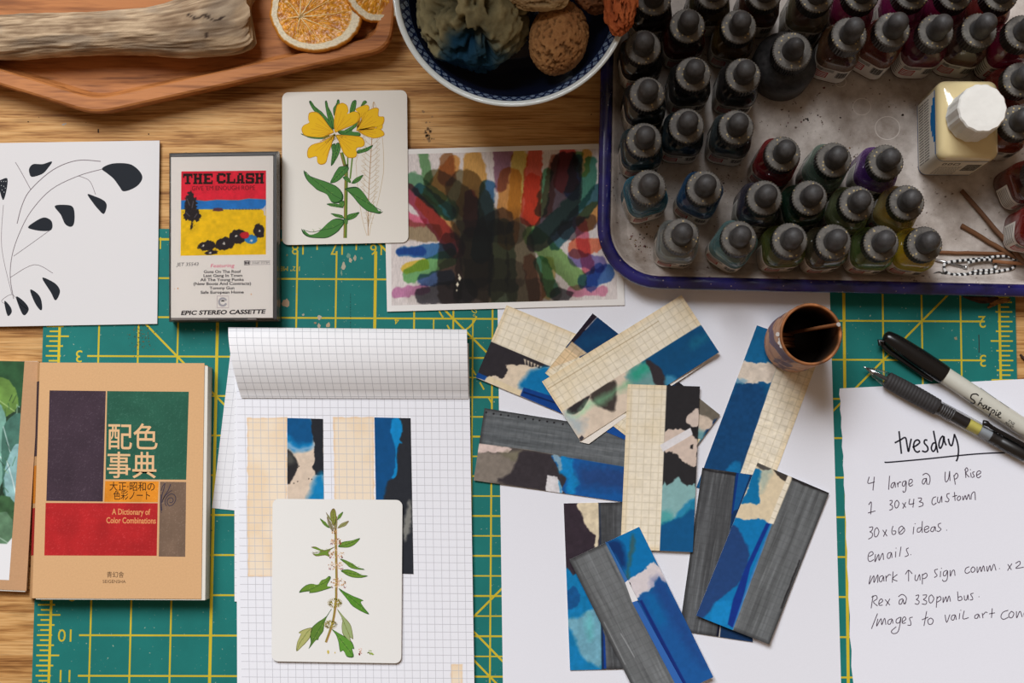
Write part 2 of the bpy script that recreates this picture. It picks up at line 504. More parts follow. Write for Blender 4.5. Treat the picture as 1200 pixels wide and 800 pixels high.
def mat_walled_glass():
    # tinted bottle glass: see-through face on, paler and shinier where the wall is seen edge on
    m=bpy.data.materials.new('bottle_glass'); m.use_nodes=True; nt=m.node_tree; nt.nodes.clear(); L=nt.links.new
    out=N(nt,'ShaderNodeOutputMaterial'); tr=N(nt,'ShaderNodeBsdfTransparent'); gl=N(nt,'ShaderNodeBsdfGlossy'); gl.inputs['Roughness'].default_value=.12
    tl=N(nt,'ShaderNodeBsdfTranslucent'); df=N(nt,'ShaderNodeBsdfDiffuse')
    oi=N(nt,'ShaderNodeObjectInfo'); m2=N(nt,'ShaderNodeMix',data_type='RGBA'); m2.inputs[0].default_value=.5; m2.inputs[6].default_value=(.95,.97,.96,1); L(oi.outputs['Color'],m2.inputs[7])
    for q in (tr,tl,df): L((m2.outputs[2] if q is tr else oi.outputs['Color']),q.inputs['Color'])
    lw=N(nt,'ShaderNodeLayerWeight'); lw.inputs['Blend'].default_value=.5
    body=N(nt,'ShaderNodeMixShader'); ad=N(nt,'ShaderNodeMixShader'); ad.inputs[0].default_value=.5; L(tl.outputs[0],ad.inputs[1]); L(df.outputs[0],ad.inputs[2])
    mr=N(nt,'ShaderNodeMapRange'); mr.inputs[1].default_value=.1; mr.inputs[2].default_value=.9; mr.inputs[3].default_value=.03; mr.inputs[4].default_value=.72; L(lw.outputs['Facing'],mr.inputs[0])
    L(mr.outputs[0],body.inputs[0]); L(tr.outputs[0],body.inputs[1]); L(ad.outputs[0],body.inputs[2])
    m3=N(nt,'ShaderNodeMapRange'); m3.inputs[3].default_value=.06; m3.inputs[4].default_value=.6; L(lw.outputs['Fresnel'],m3.inputs[0])
    mx=N(nt,'ShaderNodeMixShader'); L(m3.outputs[0],mx.inputs[0]); L(body.outputs[0],mx.inputs[1]); L(gl.outputs[0],mx.inputs[2]); L(mx.outputs[0],out.inputs[0])
    return m
GLASS = mat_walled_glass()
CLEARP = mat_thin_glass('clear_plastic', (1.0,1.0,1.0), refl=.04)
def mat_ink():
    m,nt,b=new_mat('ink'); L=nt.links.new
    oi=N(nt,'ShaderNodeObjectInfo'); L(oi.outputs['Color'],b.inputs['Base Color'])
    b.inputs['Roughness'].default_value=.12; b.inputs['Specular IOR Level'].default_value=.5; b.inputs['Coat Weight'].default_value=.3
    return m
INK = mat_ink()
def mat_dusty(name, base, dust, amount=.5, fleck=True):
    m,nt,b=new_mat(name); L=nt.links.new
    tc=N(nt,'ShaderNodeTexCoord'); oi=N(nt,'ShaderNodeObjectInfo')
    ad=N(nt,'ShaderNodeVectorMath',operation='ADD'); L(tc.outputs['Object'],ad.inputs[0]); L(oi.outputs['Location'],ad.inputs[1])
    n1=N(nt,'ShaderNodeTexNoise',i_Scale=260.0,i_Detail=6.0,i_Roughness=.75); L(ad.outputs[0],n1.inputs['Vector'])
    cr=N(nt,'ShaderNodeValToRGB'); cr.color_ramp.elements[0].position=.5-amount*.5; cr.color_ramp.elements[1].position=.85-amount*.2
    cr.color_ramp.elements[0].color=lin(base); cr.color_ramp.elements[1].color=lin(dust); L(n1.outputs['Fac'],cr.inputs[0])
    out=cr.outputs[0]
    if fleck:
        vo=N(nt,'ShaderNodeTexVoronoi',i_Scale=330.0); L(ad.outputs[0],vo.inputs['Vector'])
        lt=N(nt,'ShaderNodeMath',operation='LESS_THAN'); lt.inputs[1].default_value=.2; L(vo.outputs['Distance'],lt.inputs[0])
        mx=N(nt,'ShaderNodeMix',data_type='RGBA'); L(lt.outputs[0],mx.inputs[0]); L(out,mx.inputs[6]); mx.inputs[7].default_value=lin((176,156,112)); out=mx.outputs[2]
    L(out,b.inputs['Base Color']); b.inputs['Roughness'].default_value=.55; b.inputs['Specular IOR Level'].default_value=.4
    return m
CAPTOP = mat_dusty('dusty_cap_top',(58,55,53),(122,116,108),.5)
BLACKP = mat_plain('black_plastic',(26,25,25),.38,.5,noise=.3,nscale=400)
BULB = mat_dusty('dusty_rubber',(40,38,38),(80,78,78),.5,False)

def mat_enamel():
    m,nt,b=new_mat('worn_white_enamel'); L=nt.links.new
    tc=N(nt,'ShaderNodeTexCoord')
    n1=N(nt,'ShaderNodeTexNoise',i_Scale=34.0,i_Detail=6.0,i_Roughness=.7); L(tc.outputs['Object'],n1.inputs['Vector'])
    cr=N(nt,'ShaderNodeValToRGB'); e=cr.color_ramp.elements; e[0].position=.3; e[0].color=lin((138,122,110)); e[1].position=.62; e[1].color=lin((208,198,190)); L(n1.outputs['Fac'],cr.inputs[0])
    n2=N(nt,'ShaderNodeTexNoise',i_Scale=420.0,i_Detail=2.0); L(tc.outputs['Object'],n2.inputs['Vector'])
    n3=N(nt,'ShaderNodeTexNoise',i_Scale=28.0,i_Detail=3.0); L(tc.outputs['Object'],n3.inputs['Vector'])
    su=N(nt,'ShaderNodeMath',operation='MULTIPLY_ADD'); su.inputs[1].default_value=.45; L(n3.outputs['Fac'],su.inputs[0]); L(n2.outputs['Fac'],su.inputs[2])
    gt=N(nt,'ShaderNodeValToRGB'); gt.color_ramp.elements[0].position=.93; gt.color_ramp.elements[1].position=.985
    L(su.outputs[0],gt.inputs[0])
    mx=N(nt,'ShaderNodeMix',data_type='RGBA'); L(gt.outputs[0],mx.inputs[0]); L(cr.outputs[0],mx.inputs[6]); mx.inputs[7].default_value=lin((92,72,62))
    L(mx.outputs[2],b.inputs['Base Color']); b.inputs['Roughness'].default_value=.28; b.inputs['Specular IOR Level'].default_value=.5
    return m
ENAMEL = mat_enamel()
def mat_blue_rim():
    m,nt,b=new_mat('cobalt_enamel'); L=nt.links.new
    tc=N(nt,'ShaderNodeTexCoord'); vo=N(nt,'ShaderNodeTexVoronoi',i_Scale=230.0); L(tc.outputs['Object'],vo.inputs['Vector'])
    lt=N(nt,'ShaderNodeMath',operation='LESS_THAN'); lt.inputs[1].default_value=.1; L(vo.outputs['Distance'],lt.inputs[0])
    n1=N(nt,'ShaderNodeTexNoise',i_Scale=60.0,i_Detail=4.0); L(tc.outputs['Object'],n1.inputs['Vector'])
    cr=N(nt,'ShaderNodeValToRGB'); cr.color_ramp.elements[0].position=.35; cr.color_ramp.elements[0].color=lin((20,17,58)); cr.color_ramp.elements[1].position=.65; cr.color_ramp.elements[1].color=lin((36,34,106)); L(n1.outputs['Fac'],cr.inputs[0])
    mx=N(nt,'ShaderNodeMix',data_type='RGBA'); L(lt.outputs[0],mx.inputs[0]); L(cr.outputs[0],mx.inputs[6]); mx.inputs[7].default_value=lin((130,115,120))
    L(mx.outputs[2],b.inputs['Base Color']); b.inputs['Roughness'].default_value=.2; b.inputs['Coat Weight'].default_value=.4
    return m
BLUERIM = mat_blue_rim()

def mat_cutting_mat():
    m,nt,b=new_mat('green_cutting_vinyl'); L=nt.links.new
    a=N(nt,'ShaderNodeAttribute',attribute_name='Col'); tc=N(nt,'ShaderNodeTexCoord')
    n1=N(nt,'ShaderNodeTexNoise',i_Scale=14.0,i_Detail=6.0,i_Roughness=.65); L(tc.outputs['Object'],n1.inputs['Vector'])
    cr=N(nt,'ShaderNodeValToRGB'); cr.color_ramp.elements[0].position=.3; cr.color_ramp.elements[0].color=(.78,.8,.8,1); cr.color_ramp.elements[1].position=.7; cr.color_ramp.elements[1].color=(1.1,1.1,1.1,1); L(n1.outputs['Fac'],cr.inputs[0])
    mx=N(nt,'ShaderNodeMix',data_type='RGBA',blend_type='MULTIPLY'); mx.inputs[0].default_value=1; L(a.outputs['Color'],mx.inputs[6]); L(cr.outputs[0],mx.inputs[7])
    n2=N(nt,'ShaderNodeTexNoise',i_Scale=520.0,i_Detail=2.0); L(tc.outputs['Object'],n2.inputs['Vector'])
    gt=N(nt,'ShaderNodeValToRGB'); gt.color_ramp.elements[0].position=.70; gt.color_ramp.elements[1].position=.76; L(n2.outputs['Fac'],gt.inputs[0])
    m3=N(nt,'ShaderNodeMix',data_type='RGBA'); L(gt.outputs[0],m3.inputs[0]); L(mx.outputs[2],m3.inputs[6]); m3.inputs[7].default_value=lin((150,170,150))
    L(m3.outputs[2],b.inputs['Base Color']); b.inputs['Roughness'].default_value=.6; b.inputs['Specular IOR Level'].default_value=.15
    return m
MATGREEN = mat_cutting_mat()
STEEL = mat_plain('bright_steel',(190,190,192),.25,.5,1.0)

# ------------------------------------------------------------------ floor, and the low wall under the window beyond the desk
def box(name,lo,hi,mat):
    mb=MB(); x0,y0,z0=lo; x1,y1,z1=hi
    mb.add(np.array([(x0,y0,z1),(x1,y0,z1),(x1,y1,z1),(x0,y1,z1),(x0,y0,z0),(x1,y0,z0),(x1,y1,z0),(x0,y1,z0)]),[(0,1,2,3),(7,6,5,4),(0,4,5,1),(1,5,6,2),(2,6,7,3),(3,7,4,0)])
    o=mb.build(name,[mat]); o['kind']='structure'; return o
box('floor',(-1.8,-1.6,-.78),(1.8,1.0,-.74),mat_plain('floor_boards',(120,92,66),.6,.3,noise=.15,nscale=6))
box('wall_back',(-1.8,.84,-.74),(1.8,.94,.48),mat_plain('painted_plaster',(206,196,182),.8,.2,noise=.03,nscale=20))
# ------------------------------------------------------------------ the desk
desk = thing('desk','honey brown oak desk top with long horizontal grain under everything','desk',(0,0,0))
mb=MB(); 
V=np.array([(-.75,-.52,0),(.75,-.52,0),(.75,.78,0),(-.75,.78,0),(-.75,-.52,-.035),(.75,-.52,-.035),(.75,.78,-.035),(-.75,.78,-.035)])
mb.add(V,[(0,1,2,3),(7,6,5,4),(0,4,5,1),(1,5,6,2),(2,6,7,3),(3,7,4,0)])
# dark nicks, dried specks and a filled knot in the wood
def speck(mb, c, r, color, z=.00004, seed=0, sq=1.0):
    rnd=random.Random(seed); k=9; pts=[]
    for i in range(k):
        a=2*math.pi*i/k; q=r*rnd.uniform(.6,1.2); pts.append((c[0]+q*math.cos(a),c[1]+q*sq*math.sin(a)))
    fill(mb,pts,flat(z),color,1)
zt=zoomed(0,90,5.4545)
for i,(c,r) in enumerate([((180,287),.9),((248,258),.6),((110,425),1.0),((403,423),.9),((950,367),1.0),((1188,487),1.0),((550,292),.5)]):
    speck(mb,zt(c),r,(46,34,28),seed=i)
ribbon(mb,zt([(628,333),(629,358)]),1.6,flat(.00004),(50,40,34),1)
for i,(c,r) in enumerate([((405,305),1.6),((420,300),1.0)]): speck(mb,zt(c),r,(170,165,158),seed=40+i)
zt=zoomed(470,110,4.8)
for i in range(26):
    speck(mb,zt((155+random.gauss(0,16),250-abs(random.gauss(0,60)) if i>12 else 245+random.gauss(0,14))),random.uniform(.6,2.2),(150,118,84),seed=80+i)
speck(mb,zt((1070,115)),.9,(30,24,22),seed=3)
SPK=mat_vcol('dried_specks',.8,.1)
mb.build('tabletop',[OAK,SPK],desk)
for lx in (-.70,.70):
    for ly in (-.47,.73):
        mb=MB(); loft(mb,[rsq(.022,.004,-.74,3)+np.array([lx,ly,0]),rsq(.032,.004,-.035,3)+np.array([lx,ly,0])],smooth=False); mb.build('leg',[OAK],desk)

# ------------------------------------------------------------------ unseen tall vase, added to shade the bowl and the back of the tray
vb=at(452,-440,0)
mb=MB(); V,F=lathe(smooth_poly([(.0005,.0),(.080,.0),(.088,.006),(.115,.10),(.134,.25),(.142,.38),(.138,.48),(.122,.54),(.112,.56),(.116,.574),(.112,.576),(.105,.56),(.114,.53),(.13,.47),(.134,.38),(.107,.10),(.08,.012),(.0005,.010)],3,False),64,tuple(vb)); mb.add(V,F,(150,140,128),smooth=True)
o=mb.build('shade_vase',[mat_plain('stoneware',(150,140,128),.5,.4,noise=.15,nscale=40)],loc=tuple(vb)); tag(o,'tall grey stoneware vase added out of view to shade the bowl and tray','vase')

# ------------------------------------------------------------------ cutting mat
MZ=.002
def inch(z):
    def f(p):
        p=np.asarray(p,float); return np.stack([(p[...,0]-12)*.0254,-(p[...,1]-5)*.0254,np.full(p.shape[:-1],z)],-1)
    return f
mb=MB(); g=(28,116,110); yl=(206,182,44)
C=rrect_px([(-.42,-.27),(24.42,-.27),(24.42,18.4),(-.42,18.4)],.12,4)
T=inch(MZ)(C)[::-1]; Bm=inch(0.0002)(C)[::-1]; n=len(T); i_=np.arange(n); j_=(i_+1)%n
mb.add(T,[tuple(range(n))],g); mb.add(np.concatenate([T,Bm]),np.stack([i_,i_+n,j_+n,j_],-1),(26,90,80)); mb.add(Bm[::-1],[tuple(range(n))],g)
S=inch(MZ+.00003)
LNK=[0]
def ln(a,b,w=.042): 
    a=np.array(a,float); b=np.array(b,float); LNK[0]+=1; ribbon(mb,[a,a+(b-a)*.5,b],w,inch(MZ+.00003+LNK[0]*1.2e-7),yl)
for x in range(0,25):
    w=.065 if x in (0,24) else (.075 if x%4==0 else .045)
    ln((x,0 if x in (0,24) else .28),(x,18),w)
for y in range(0,19): 
    if y: ln((.72,y),(23.62,y),.045)
    else: ln((0,0),(24,0),.06)
for k in range(19,31):
    if k%2: ln((k/2,2),(k/2,16),.035)
for k in range(5,32):
    if k%2: ln((9,k/2),(15,k/2),.035)
for k in range(0,18*8+1):
    y=k/8
    if k%8==0: a,b=.33,.05
    elif k%4==0: a,b=.33,.24
    elif k%2==0: a,b=.33,.1
    else: a,b=.25,0.
    ln((-a,y),(b,y),.04); ln((24+a,y),(24-b,y),.04)
for k in range(0,24*4+1):
    x=k/4
    if x%1: ln((x,-.05),(x,.25 if x%1==.5 else .12),.035)
for y in range(1,18):
    for x in (.62,23.66): text(mb,str(y),(x,y-.14),.44,S,yl,ang=180)
for x in range(1,24): text(mb,str(24-x),(x+.24,.1),.40,S,yl,ang=180)
text(mb,'1/2" MEASUREMENTS',(6.1,.68),.17,S,yl,ang=180)
ln((0,0),(18,18),.05); ln((24,0),(6,18),.05); ln((8,0),(15.8,7.8),.05); ln((9,11.1),(15,5.1),.05); ln((9,8.3),(14,13.3),.05)
def dash(a,b,n=16):
    a=np.array(a,float); b=np.array(b,float)
    for k in range(n): ln(a+(b-a)*(k+.1)/n,a+(b-a)*(k+.6)/n,.04)
dash((9.4,1.4),(13.0,7.6),17)
S=inch(MZ+.00011)
arc=[(10.2+.62*math.cos(t)-.2,1.9+.62*math.sin(t)-.15) for t in np.linspace(.3,1.9,10)]
ribbon(mb,arc,.045,S,yl)
text(mb,'60°',(10.55,1.62),.22,S,yl,ang=120); text(mb,'4',(8.62,1.98),.25,S,yl,ang=180)
# plaster scuffs and grime on the mat
S2=flat(MZ+.00012); zt=zoomed(320,280,6.664)
for i,(c,r,q,col) in enumerate([((550,215),2.6,1.9,(176,168,146)),((535,265),1.2,3.,(120,150,130)),((605,165),2.2,1.5,(180,170,146)),((640,150),2.,1.8,(170,160,138)),((590,130),3.4,.9,(110,150,132)),
    ((98,498),4.6,1.1,(186,158,130)),((362,612),2.6,1.2,(184,170,150)),((357,680),2.4,1.4,(186,166,146)),((430,672),3.2,1.1,(190,160,128)),((235,592),1.7,1.,(170,160,140)),((330,655),1.6,.9,(160,130,100)),((690,150),2.,.8,(110,140,118)),((110,125),1.4,1.,(120,130,90))]):
    P=zt(c); rnd=random.Random(i); pts=[(P[0]+r*rnd.uniform(.55,1.2)*math.cos(a),P[1]+r*q*rnd.uniform(.55,1.2)*math.sin(a)) for a in np.linspace(0,6.28,12)[:-1]]
    fill(mb,pts,S2,col)
for k in range(26):
    y=345+k*50/26+random.uniform(-1,1)
    fill(mb,[(410.4,y),(411.2,y),(411.0,y+random.uniform(.6,1.6)),(410.4,y+1)],S2,(28,60,56))
rnd=random.Random(5)
for k in range(90):
    c=(rnd.gauss(166,7),rnd.gauss(394,9)); r=rnd.uniform(.3,.9); fill(mb,[(c[0]-r,c[1]),(c[0],c[1]-r),(c[0]+r,c[1]),(c[0],c[1]+r)],S2,rnd.choice([(96,92,52),(60,70,52),(110,90,54)]))
for k in range(160):
    c=(rnd.uniform(45,1185),rnd.uniform(285,800)); r=rnd.uniform(.25,.7); fill(mb,[(c[0]-r,c[1]),(c[0],c[1]-r*1.6),(c[0]+r,c[1]),(c[0],c[1]+r)],S2,rnd.choice([(120,160,140),(150,170,150),(18,70,62)]))
ribbon(mb,[(1147,392),(1147.4,402),(1147.3,413)],1.1,S2,(54,50,48)); speck_c=(1120,396.5)
fill(mb,[(1118,395),(1121,394.6),(1122,398),(1119,398)],S2,(150,140,110))
o=mb.build('cutting_mat',[MATGREEN],loc=(0,-.1,0)); tag(o,'green self-healing cutting mat with yellow inch grid, lying on the oak desk','cutting mat')

# ------------------------------------------------------------------ white papers
mb=MB(); slab(mb,[(582.6,324),(972,326),(986,812),(589.5,812)],.0021,.0023,(230,230,237)); 
o=mb.build('drawing_paper',[PAPER],loc=tuple(at(785,580,.0021))); tag(o,'large plain white sheet of paper under the scattered painted strips','paper')

mb=MB()
torn=[(984,455),(983.5,462),(985,470),(984.4,480),(986,489),(985.6,500),(987.2,512),(986.6,523),(988.4,534),(987.8,545),(989,556),(988.8,568),(990.2,580),(990,595),(991.6,612),(991.3,630),(993,646),(992.6,664),(994.4,684),(994.2,700),(996,722),(995.6,744),(998,762),(997.6,780),(1000,800),(1000,812)]
slab(mb,torn+[(1238,812),(1228,442.5),(1110,448.6)],.0021,.0024,(233,233,241))
NS=flat(.00246); ik=(44,42,52); ik2=(82,66,80)
z1=zoomed(1010,490,6.316); z2=zoomed(1010,600,5.333)
for s in [[(275,95),(283,170),(293,263)],[(243,182),(285,160),(322,143),(335,200),(345,246),(358,185),(366,150)],[(375,215),(405,200),(428,178),(415,160),(392,170),(383,205),(393,238),(412,250),(430,240)],
  [(485,163),(467,160),(462,182),(485,210),(488,235),(470,248),(445,240)],[(548,182),(527,185),(514,220),(527,245),(545,225),(550,190)],[(530,92),(545,170),(562,255)],[(602,128),(582,150),(570,195),(580,222),(598,190),(607,132),(612,172),(625,200)],[(640,150),(650,190),(668,198),(685,120)],[(683,115),(705,170),(715,230),(710,290),(698,318)]]:
    stroke(mb,z1(s),2.0,NS,ik)
stroke(mb,z1([(172,322),(200,325),(450,303),(720,275),(900,260),(1060,254)]),1.7,NS,ik)
W1=[[(55,432),(45,480),(95,470)],[(92,432),(82,533)],[(205,425),(198,528)],[(247,473),(225,480),(215,505),(228,513),(245,478),(248,512)],[(262,475),(268,508)],[(264,492),(280,470),(290,475)],[(328,463),(305,470),(300,495),(315,500),(328,466),(325,530),(310,548),(303,535)],[(345,490),(372,472),(370,452),(352,457),(347,490),(360,502),(378,490)],
 [(477,445),(455,450),(447,475),(458,487),(473,460),(478,443),(480,480),(488,490)],[(450,420),(475,407),(500,425),(505,460),(495,492)],[(618,395),(615,440),(622,470),(640,450),(650,390)],[(650,390),(652,463)],[(680,420),(692,490)],[(680,432),(700,405),(712,425),(700,445),(685,450)],[(765,375),(770,440)],[(760,385),(775,365),(785,385),(770,405),(795,435)],[(805,402),(810,437)],[(803,380)],[(835,395),(820,400),(825,415),(832,430),(815,438)],[(850,422),(880,403),(870,388),(852,400),(850,430),(865,440),(882,425)],
 [(50,640),(70,620),(65,710)],[(45,700),(100,685)],[(205,610),(222,607),(222,625),(208,638),(226,648),(225,670),(203,680)],[(260,605),(245,625),(247,658),(263,660),(275,628),(260,605)],[(300,625),(325,660)],[(325,620),(303,668)],[(355,595),(350,635),(388,628)],[(385,595),(378,660)],[(415,590),(440,590),(438,607),(425,617),(450,625),(450,645),(420,655)],[(550,580),(527,590),(518,622),(530,640),(552,625)],[(562,580),(560,615),(575,622),(590,575),(592,622)],[(650,555),(630,562),(632,585),(645,600),(635,618),(615,612)],[(685,545),(690,610)],[(670,580),(705,570)],[(717,575),(705,595),(715,608),(730,595),(727,577),(717,575)],[(745,575),(750,605),(765,570),(775,602),(790,562),(800,600)],[(808,600),(812,562),(835,545),(840,605)]]
for s in W1: stroke(mb,z1(s),1.05,NS,ik2)
W2=[[(45,95),(68,92),(62,115),(50,122),(66,132),(62,155),(40,168)],[(95,95),(80,112),(80,150),(95,150),(107,120),(95,95)],[(130,110),(158,150)],[(155,108),(135,152)],[(195,85),(187,115),(192,138),(208,135),(212,118),(193,117)],[(250,85),(232,100),(232,132),(250,135),(268,110),(250,85)],[(235,128),(265,95)],[(325,90),(320,138)],[(333,72)],[(372,95),(350,100),(347,122),(362,122),(375,100)],[(378,55),(376,100),(378,128)],[(390,112),(418,98),(410,86),(392,97),(392,120),(408,125),(422,112)],[(457,90),(437,95),(430,115),(445,120),(458,90),(460,118)],[(495,68),(478,75),(480,92),(495,105),(480,120),(467,115)],[(530,112)],
 [(45,277),(70,262),(64,246),(45,257),(38,290),(50,308),(75,295)],[(85,262),(82,310),(105,262),(108,302),(130,255),(135,297)],[(182,250),(163,258),(160,285),(175,285),(185,252),(188,285)],[(212,245),(210,282)],[(214,224)],[(245,215),(235,277)],[(293,222),(278,232),(285,252),(290,268),(268,278)],[(306,265)],
 [(55,395),(45,450),(75,395),(75,440),(100,390),(98,440)],[(132,395),(112,405),(110,430),(125,430),(135,400),(138,432)],[(150,395),(152,432)],[(152,410),(168,390),(182,392)],[(195,370),(190,440)],[(222,388),(192,415),(222,430)],[(292,365),(292,432)],[(272,388),(292,362),(315,385)],[(335,390),(332,420),(345,425),(360,388),(364,425)],[(378,385),(378,450)],[(378,394),(400,380),(408,397),(395,412),(380,415)],[(475,355),(455,362),(460,380),(470,395),(452,408)],[(492,368),(490,405)],[(497,350)],[(532,362),(512,372),(510,395),(525,393),(536,365),(532,420),(512,432),(503,420)],[(552,362),(553,400),(565,367),(578,364),(582,397)],[(672,340),(650,350),(645,373),(658,382),(677,370)],[(695,340),(682,355),(686,373),(700,372),(708,354),(695,340)],[(720,340),(722,378),(740,340),(746,372),(760,334),(768,370)],[(780,337),(785,370),(800,332),(808,366),(825,324),(838,364)],[(860,352)],[(912,325),(935,360)],[(938,320),(910,365)],[(960,320),(985,306),(988,325),(962,350),(1012,343)],
 [(70,520),(58,600)],[(60,530),(88,520),(95,540),(72,560),(98,585)],[(108,572),(130,555),(122,541),(108,555),(108,580),(130,580)],[(145,545),(175,580)],[(175,540),(150,585)],[(257,540),(237,548),(233,572),(247,572),(258,545),(263,572),(275,560)],[(228,528),(253,513),(278,535),(270,575)],[(335,522),(355,517),(350,538),(340,545),(358,557),(350,575),(330,570)],[(380,518),(405,517),(397,536),(385,545),(405,557),(398,575),(375,572)],[(435,515),(420,530),(422,562),(437,564),(450,538),(435,515)],[(470,525),(465,595)],[(470,538),(488,525),(494,545),(470,562)],[(508,530),(508,565),(525,527),(532,560),(545,522),(554,558)],[(598,495),(602,552)],[(602,532),(620,526),(625,546),(603,553)],[(640,520),(642,546),(655,546),(662,515),(666,548)],[(698,505),(680,512),(690,530),(692,545),(675,548)],[(732,528)],
 [(98,632),(60,728)],[(100,665),(92,712),(120,664),(124,704),(142,662),(150,702)],[(187,665),(166,675),(163,697),(178,697),(190,668),(194,695)],[(240,655),(216,670),(216,691),(235,688),(245,655),(228,742),(197,758),(185,742),(215,715)],[(252,686),(275,668),(266,653),(253,668),(254,693),(275,690)],[(318,655),(298,662),(305,685),(305,705),(285,705)],[(405,618),(388,710)],[(375,672),(415,655)],[(430,660),(412,675),(419,699),(438,697),(446,674),(430,660)],[(520,640),(530,688),(550,638)],[(582,640),(562,648),(560,670),(575,671),(584,642),(590,672)],[(612,630),(608,668)],[(618,612)],[(640,615),(632,665),(668,658)],[(727,635),(708,645),(706,661),(722,661),(730,638),(737,660)],[(752,630),(757,662)],[(757,642),(773,624),(785,628)],[(815,600),(810,660)],[(795,635),(832,628)],[(915,612),(882,625),(869,653),(885,669),(917,655)],[(935,618),(918,640),(926,659),(941,655),(950,632),(935,618)],[(966,618),(968,660),(988,618),(1002,655)],[(1035,612),(1014,630),(1020,655),(1045,645)]]
for s in W2: stroke(mb,z2(s),1.0,NS,ik2)
o=mb.build('note_paper',[PAPER],loc=tuple(at(1110,620,.0021))); tag(o,'white torn-edged sheet with a handwritten tuesday to-do list','paper')

# ------------------------------------------------------------------ card with black leaf drawing (left)
mb=MB(); CZ=.0034
card=[(-60,168.5),(187,164.6),(184.2,379.3),(-60,383.5)]
slab(mb,card,.0021,CZ,(216,213,213),(170,165,160))
S=flat(CZ+.00004); bk=(27,31,38); z3=zoomed(0,150,3.2); z4=zoomed(0,160,3.333); z5=zoomed(100,160,8)
# one long arching spray: stems, then leaves
st=(120,108,112)
for s,w in [([(16,350),(12,325),(14,300),(22,275),(36,248),(60,222),(92,206),(120,198)],.8),([(20,262),(26,240),(36,222),(62,199),(90,188),(118,189)],.9),
            ([(36,222),(24,200),(18,190)],.7),([(92,206),(105,212),(112,228)],.6),([(16,300),(40,283),(58,270)],.6),([(12,325),(40,310),(62,320)],.6),([(6,356),(2,352),(14,345),(24,356),(32,362)],.5),([(14,345),(2,290),(4,240)],.5)]:
    stroke(mb,s,w,S,st)
for p in [z5([(155,300),(230,258),(330,248),(430,262),(505,320),(535,385),(500,450),(430,495),(355,512),(320,470),(265,395),(205,345)]),
          z5([(20,540),(90,560),(150,585),(190,615),(200,660),(172,725),(120,680),(75,625)]),
          z3([(110,150),(125,135),(160,135),(195,125),(180,150),(158,172),(120,183),(110,168)]),
          z3([(205,292),(250,288),(274,297),(280,330),(276,362),(262,370),(243,358),(228,325)]),
          z3([(105,371),(135,348),(165,335),(190,345),(197,365),(190,383),(160,386),(125,381)]),
          z3([(158,562),(190,572),(215,590),(225,615),(208,646),(190,615)]),
          z3([(113,606),(138,618),(154,642),(158,678),(148,680),(128,650)]),
          z3([(60,632),(90,650),(108,678),(94,701),(80,690)]),
          z3([(16,648),(38,668),(44,690),(28,703)]),z3([(-10,205),(8,192),(28,190),(24,235),(12,270),(0,240)])]:
    fill(mb,smooth_poly(p,4),S,bk)
for q in [(5,200),(14,200),(22,200),(5,215),(14,218),(20,225),(8,232),(15,240)]:
    stroke(mb,[z3(q)],.8,flat(CZ+.00008),(200,200,200))
o=mb.build('art_card',[SATIN],loc=tuple(at(90,275,.0021))); tag(o,'large white card printed with black leaf shapes on thin curved stems, beside the cassette','card')

# ------------------------------------------------------------------ abstract print
AZ=.0033
mb=MB(); quad=[(449.5,175.6),(727,167.6),(731.9,357.4),(453.6,365)]
slab(mb,quad,.00285,AZ,(232,228,224))
P=Paint([(458,181.2),(718,173.6),(723.6,350.4),(458.8,357.8)],.7,(206,194,190))
za=zoomed(440,160,3.81)
def ST(pts,w,c,a=.9,wob=2.6,soft=2.0): P.line(za(pts),np.asarray(w)/3.81,c,soft,a,'mul',wob,.14,len(pts)+int(c[0]),4)
ST([(210,60),(235,200)],[50,36],(84,150,84)); ST([(350,110),(270,250)],[60,110],(226,150,56)); ST([(320,85),(320,180)],[46,90],(150,96,50))
ST([(435,110),(440,200),(400,320)],[90,110,80],(224,160,60)); ST([(170,200),(330,330)],[80,90],(80,150,100)); ST([(195,240),(330,340)],[60,70],(30,100,160))
ST([(270,200),(400,330),(460,600)],[110,150,150],(106,104,70)); ST([(400,230),(480,440),(500,640)],[170,200,200],(110,100,66)); ST([(500,230),(490,380),(470,520)],[70,80,90],(30,90,150))
ST([(425,270),(430,420)],[60,70],(140,40,60)); ST([(150,240),(360,500)],[60,90],(150,34,60)); ST([(210,290),(330,430)],[70,90],(240,160,70))
ST([(140,370),(210,385)],[70,40],(236,90,130)); ST([(150,420),(260,430)],[90,80],(150,130,90)); ST([(120,515),(330,510)],[50,70],(30,100,180)); ST([(110,512),(200,512)],[34,44],(30,110,200))
ST([(140,590),(220,570)],[50,50],(246,210,50)); ST([(150,620),(330,540)],[70,80],(90,180,90)); ST([(215,640),(320,630)],[60,70],(40,80,160)); ST([(90,700),(220,680)],[44,44],(206,120,180))
ST([(215,710),(400,690)],[80,110],(50,50,60)); ST([(340,480),(330,700)],[110,110],(110,80,70)); ST([(570,75),(560,220)],[84,60],(140,90,120)); ST([(645,85),(620,330)],[70,70],(220,190,70))
ST([(712,80),(690,360)],[72,90],(226,70,46)); ST([(600,190),(590,460)],[110,90],(220,140,50)); ST([(700,200),(700,360)],[70,80],(236,120,60)); ST([(800,95),(760,330)],[40,60],(160,90,70)); ST([(860,75),(850,200)],[70,110],(230,60,60))
ST([(905,85),(900,140)],[40,40],(90,160,90)); ST([(945,75),(930,160)],[44,44],(240,180,70)); ST([(850,140),(830,330),(720,470)],[140,150,90],(60,46,60)); ST([(900,110),(880,250)],[60,70],(40,80,160)); ST([(770,160),(740,330)],[40,60],(70,150,100))
